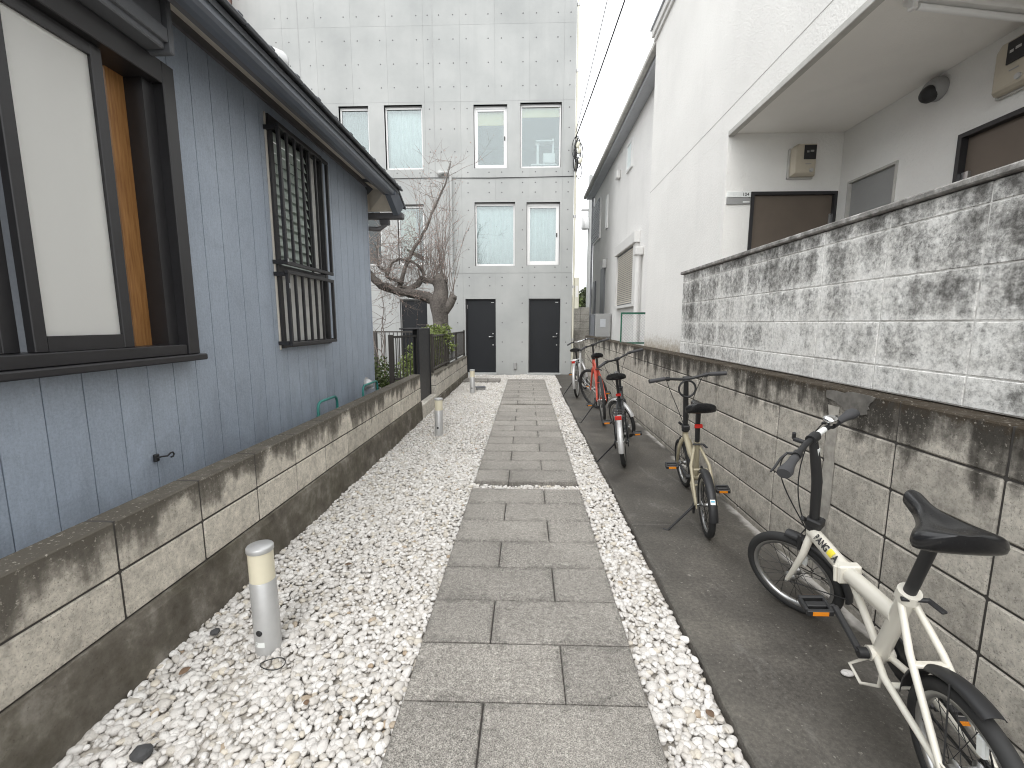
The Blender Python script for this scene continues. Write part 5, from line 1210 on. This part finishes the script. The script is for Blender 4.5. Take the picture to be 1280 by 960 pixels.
    ti = R(c.get('tilt', 4)); sy = R(c.get('syaw', 0)); sw_ = c.get('sw', .095); sl0, sl1 = -.125, .15
    so = seat(Ls)
    def SD(u, t_, z):
        t2 = t_ * math.cos(sy) + u * math.sin(sy); u2 = u * math.cos(sy) - t_ * math.sin(sy)
        return Vector((so.x + t2, so.y + u2 * math.cos(ti) - z * math.sin(ti), so.z + u2 * math.sin(ti) + z * math.cos(ti)))
    secs = []; ns_ = 30
    for i in range(ns_ + 1):
        k = (1 - math.cos(math.pi * i / ns_)) / 2; u = sl0 + (sl1 - sl0) * k
        if k < .34: w = sw_ * (1 - .30 * max(0, (k - .12) / .22) ** 1.6)
        else: w = sw_ * (.70 - .44 * (1 - (1 - min(1, (k - .34) / .42)) ** 1.7))
        e_ = 1.0
        if k < .16: e_ = math.sqrt(max(.004, 1 - (1 - k / .16) ** 2))
        if k > .93: e_ = math.sqrt(max(.004, 1 - ((k - .93) / .07) ** 2))
        w *= .25 + .75 * e_ if k < .16 else e_
        hgt = .050 + .022 * (1 - k) ** 2 - .008 * math.sin(k * 3.1); thick = (.080 - .040 * k) * (e_ if k > .5 else e_ ** .7)
        crease = .014 * math.exp(-((k - .30) / .25) ** 2)
        sec = []
        for a_ in np.linspace(0, 2 * math.pi, 21)[:-1]:
            ca, sa_ = math.cos(a_), math.sin(a_)
            xx = w * (abs(ca) ** .75) * (1 if ca >= 0 else -1)
            top_ = (abs(sa_) ** .8) if sa_ >= 0 else -.55 * abs(sa_) ** .5
            zz = hgt - thick * .55 + thick * .6 * top_ - (crease * math.exp(-(xx / (w * .35)) ** 2) if sa_ > 0 else 0)
            sec.append(SD(u, xx, zz))
        secs.append(sec)
    SAD = MB().loft(secs).build('saddle', MT['leather'], root)
    m = MB()
    for sg in (-1, 1): m.tube([SD(-.10, sg * .05, .02), SD(-.06, sg * .025, .004), SD(.05, sg * .022, .002), SD(.12, sg * .008, .02)], .0035, 6)
    m.obox(SD(0, 0, .0), (1, 0, 0), (0, 1, 0), (0, 0, 1), .026, .022, .016, .004); m.build('saddle_rails', MT['black'], SAD)
    # --- crank, chain
    ca = R(c.get('crank', 40)); cl = c.get('cl', .15)
    m = MB().lathe([(.0, -.003), (c.get('ring', .075), -.002), (c.get('ring', .075) + .004, 0), (c.get('ring', .075), .002), (0, .003)], L3(bbs, .045, bbz), (1, 0, 0), 40)
    m.lathe([(.075 + .012, -.001), (.09, 0), (.075 + .012, .001)] if False else [(0.0, .003), (.03, .004), (.03, .006), (0, .007)], L3(bbs, .045, bbz), (1, 0, 0), 20)
    CK = m.build('crank_set', MT[c.get('crank_mat', 'black')], root)
    for sg, an in ((-1, ca), (1, ca + math.pi)):
        e0 = L3(bbs, sg * .055, bbz); e1 = L3(bbs + cl * math.cos(an), sg * .082, bbz + cl * math.sin(an))
        MB().tube([L3(bbs, sg * .04, bbz), L3(bbs, sg * .068, bbz)], .018, 12).bar(e0 + Vector((sg * .005, 0, 0)), e1, .014, .022, .004, (1, 0, 0)).build('crank_arm', MT[c.get('crank_mat', 'black')], CK)
        pc = e1 + Vector((sg * .062, 0, 0)); pt_ = R(c.get('ptilt', 8)); dy = Vector((0, math.cos(pt_), math.sin(pt_))); dz = Vector((0, -math.sin(pt_), math.cos(pt_)))
        m = MB()
        for q_ in (-1, 1): m.obox(pc + dy * q_ * .034, (1, 0, 0), dy, dz, .044, .007, .012, .003); m.obox(pc + Vector((q_ * .040, 0, 0)), (1, 0, 0), dy, dz, .007, .028, .010, .003)
        m.obox(pc, (1, 0, 0), dy, dz, .034, .012, .010, .003); m.tube([e1, pc], .007, 8)
        PD = m.build('pedal', MT['black'], CK)
        for q_ in (-1, 1): MB().obox(pc + dy * q_ * .0415, (1, 0, 0), dy, dz, .026, .001, .008).build('reflector', MT['reflector_amber'], PD)
    m = MB(); sprk = .026; ring = c.get('ring', .075)
    for up_ in (1, -1): m.bar(L3(bbs, .045, bbz + up_ * ring), L3(0, .042, r + up_ * sprk), .006, .007)
    m.lathe([(sprk, -.004), (sprk + .004, 0), (sprk, .004)], L3(0, .042, r), (1, 0, 0), 18); m.build('chain', MT['black'], root)
    if c.get('chain_case'): MB().bar(L3(bbs + .05, .058, bbz + .0), L3(.03, .055, r + .0), .012, ring * 1.7, .005).build('chain_case', MT['black'], root)
    # --- fenders
    def fender(mp, a0, a1, name='fender', mat='black'):
        hw = tr + .006; R0 = r + .012; outer = []
        for q_ in np.linspace(-1, 1, 9): outer.append((hw * q_, .016 * (1 - q_ * q_) ** .6 if abs(q_) < 1 else 0))
        inner = [(w * .93, d_ - .0022) for w, d_ in outer[::-1]]
        return MB().ring(mp, R0, outer + inner, R(a0), R(a1), 36, closed=False).build(name, MT[mat], root)
    for nm, mp, rng_ in (('f', mpf, c.get('ff')), ('r', mpr, c.get('fr'))):
        if rng_:
            fd = fender(mp, *rng_, mat=c.get('fender_mat', 'black'))
            m = MB(); ae = R(rng_[1] - 8 if nm == 'f' else rng_[1] - 25)
            for sg in (-1, 1): m.tube([mp(0, sg * .058, 0), mp((r + .016) * math.cos(ae), sg * (tr + .006), (r + .016) * math.sin(ae))], .0022, 6)
            m.build('stay', MT[c.get('stay_mat', 'black')], fd)
            if nm == 'r' and c.get('sticker'):
                q0 = R(c['sticker']); Q = lambda a_, w: mp((r + .0295) * math.cos(a_), w, (r + .0295) * math.sin(a_))
                MB().add([Q(q0, -.014), Q(q0, .014), Q(q0 + .13, .014), Q(q0 + .13, -.014)], [(0, 1, 2, 3)]).build('sticker', MT['sticker'], fd)
                Q2 = lambda a_, w: mp((r + .0305) * math.cos(a_), w, (r + .0305) * math.sin(a_))
                MB().add([Q2(q0 + .03, -.011), Q2(q0 + .03, .011), Q2(q0 + .07, .011), Q2(q0 + .07, -.011)], [(0, 1, 2, 3)]).build('sticker_print', MT['sticker_blue'], fd)
    # --- stand, reflectors
    if c.get('stand', True):
        th_ = R(lean); g_ = lambda s_, t_: L3(s_, t_, -t_ * 0 + (-math.tan(th_) * -t_))
        ft_x = c.get('stand_out', -.22); ft = L3(c.get('stand_s', .12) , ft_x, 0); ft.z = .004 - ft_x * -math.tan(th_) * -1 if False else .004 + ft_x * math.tan(th_) * -1 * -1 * -1 + 0
        top = L3(.045, -.07, r - .025)
        # lift the foot to the ground of the leaning frame: world height = z*cos + x*sin(lean)
        ft.z = -ft_x * math.tan(th_) * -1 * -1 if False else (-ft_x) * math.tan(th_)
        m = MB().tube([top, top.lerp(ft, .35), ft], [.009, .008, .0065], 8); m.tube([ft, ft + Vector((-.03, .012, .004))], .006, 6); m.bar(top + Vector((0, -.02, .02)), top + Vector((0, .02, -.05)), .014, .03, .003); m.build('kickstand', MT['black'], root)
    if c.get('rear_reflector'):
        q = seat(c['rear_reflector']); RB = MB().tube([q + Vector((0, 0, -.006)), q + Vector((0, 0, .006))], .0205, 12).build('reflector_clamp', MT['black'], PS)
        MB().obox(q + Vector((0, -.030, 0)), (1, 0, 0), (0, 1, 0), (0, 0, 1), .026, .006, .014, .004).build('rear_reflector', MT['reflector_red'], root)
    if c.get('rack'):
        m = MB(); zt = r * 2 + .07
        for sg in (-1, 1): m.tube([L3(.02, sg * .06, r), L3(-.06, sg * .055, zt)], .005, 8); m.tube([L3(-.20, sg * .05, zt), L3(.12, sg * .05, zt)], .006, 8)
        for s_ in (-.2, -.12, -.04, .04, .12): m.tube([L3(s_, -.05, zt), L3(s_, .05, zt)], .004, 6)
        RK = m.build('rack', MT[c['rack']], root); MB().obox(L3(-.215, 0, zt - .03), (1, 0, 0), (0, 1, 0), (0, 0, 1), .03, .008, .02, .004).build('reflector', MT['reflector_red'], RK)
    if c.get('basket'):
        m = MB(); x0, x1, z0, z1, u0, u1 = -.16, .16, Lb - .30, Lb - .06, .06, .30
        for k in range(8):
            zz = z0 + (z1 - z0) * k / 7; ex = .02 * k / 7
            m.tube([S_(u0, x0 - ex, zz), S_(u1 + ex, x0 - ex, zz), S_(u1 + ex, x1 + ex, zz), S_(u0, x1 + ex, zz)], .0025 if 0 < k < 7 else .005, 5, closed=True)
        for k in range(11):
            q_ = x0 + (x1 - x0) * k / 10; m.tube([S_(u0, q_, z0), S_(u0, q_, z1)], .002, 4); m.tube([S_(u1, q_, z0), S_(u1 + .02, q_ * 1.1, z1)], .002, 4); m.tube([S_(u0, q_, z0), S_(u1, q_, z0)], .002, 4)
        for k in range(7):
            q_ = u0 + (u1 - u0) * k / 6; m.tube([S_(q_, x0, z0), S_(q_, x0 - .02, z1)], .002, 4); m.tube([S_(q_, x1, z0), S_(q_, x1 + .02, z1)], .002, 4)
        m.build('basket', MT['black'], root)
    return root
bicycle('ivory folding bicycle with black saddle closest to the camera', 1.177, 1.036, 8.2, 5.8,
    dict(r=.211, wb=.958, ha=72.5, rake=.05, steer=-43.3, bb=(.36, .262), sa=66, Lc=.335, Ls=.60, Lh=.315, Lb=.745, bw=.58, frame='fold', mat='ivory', near=True, fold_stem=True, bend=.05, ergo=True, bell=True,
         text=True, pr=.0165, tilt=7, syaw=9, crank=38, ff=(78, 176), fr=(8, 108), sw=.098, wheel_reflector=True, cl=.15, ft=.02, stand=False, drop=.022, brake_mat='black', ptilt=10))
bicycle('khaki small wheeled folding bicycle with red reflector and ring lock, second from the camera', 1.182, 2.753, 10.8, 4.8,
    dict(r=.205, wb=.905, ha=73, rake=.04, steer=-8, bb=(.36, .27), sa=70, Lc=.30, Ls=.555, Lh=.34, Lb=.79, bw=.56, frame='low', mat='khaki', fold_stem=True, drop=.045, stay_w=.06, tilt=0, crank=15, fr=(70, 185), sw=.098,
         lock=True, rear_reflector=.44, sticker=150, stand_out=-.24, stand_s=.02, pr=.0165, rise=.025))
bicycle('dark grey bicycle with silver rear rack, third from the camera', .955, 4.164, 13.5, 7.5,
    dict(r=.238, wb=1.09, ha=71, rake=.05, steer=-38, bb=(.42, .28), sa=70, Lc=.36, Ls=.585, Lh=.44, Lb=.80, bw=.60, frame='step', mat='dkgrey', tilt=3, crank=140, ff=(10, 150), fr=(50, 190), sw=.098, rack='black', fender_mat='alu_paint', stay_mat='chrome',
         crank_mat='alu', brake_mat='chrome', spoke_mat='alu', chain_case=True, stand_out=-.26, stand_s=.06, rise=.03, back=.07, rear_reflector=.40))
bicycle('orange red framed city bicycle with big wheels, fourth from the camera', 1.06, 5.95, 4, 6,
    dict(r=.335, tr=.018, wb=1.08, ha=71, rake=.05, steer=-36, bb=(.44, .28), sa=71, Lc=.48, Ls=.66, Lh=.55, Lb=.77, bw=.56, frame='diamond', mat='red', fork_mat='red', tilt=2, crank=200, sw=.085, rise=.02, back=.05, stand_out=-.30, stand_s=.05, spoke_mat='alu', rim='black', ft=.018))
bicycle('silver city bicycle standing farthest back by the concrete building', .955, 8.15, 14, 5,
    dict(r=.315, tr=.019, wb=1.08, ha=69, rake=.055, steer=-25, bb=(.45, .27), sa=68, Lc=.40, Ls=.62, Lh=.56, Lb=.76, bw=.54, frame='step', mat='alu_paint', tilt=2, crank=120, ff=(10, 165), fr=(45, 200), sw=.10, fender_mat='alu_paint', spoke_mat='alu', rack='alu',
         chain_case=True, rise=.04, back=.12, stand_out=-.28, stand_s=.05, stem_mat='chrome', bar_mat='chrome'))
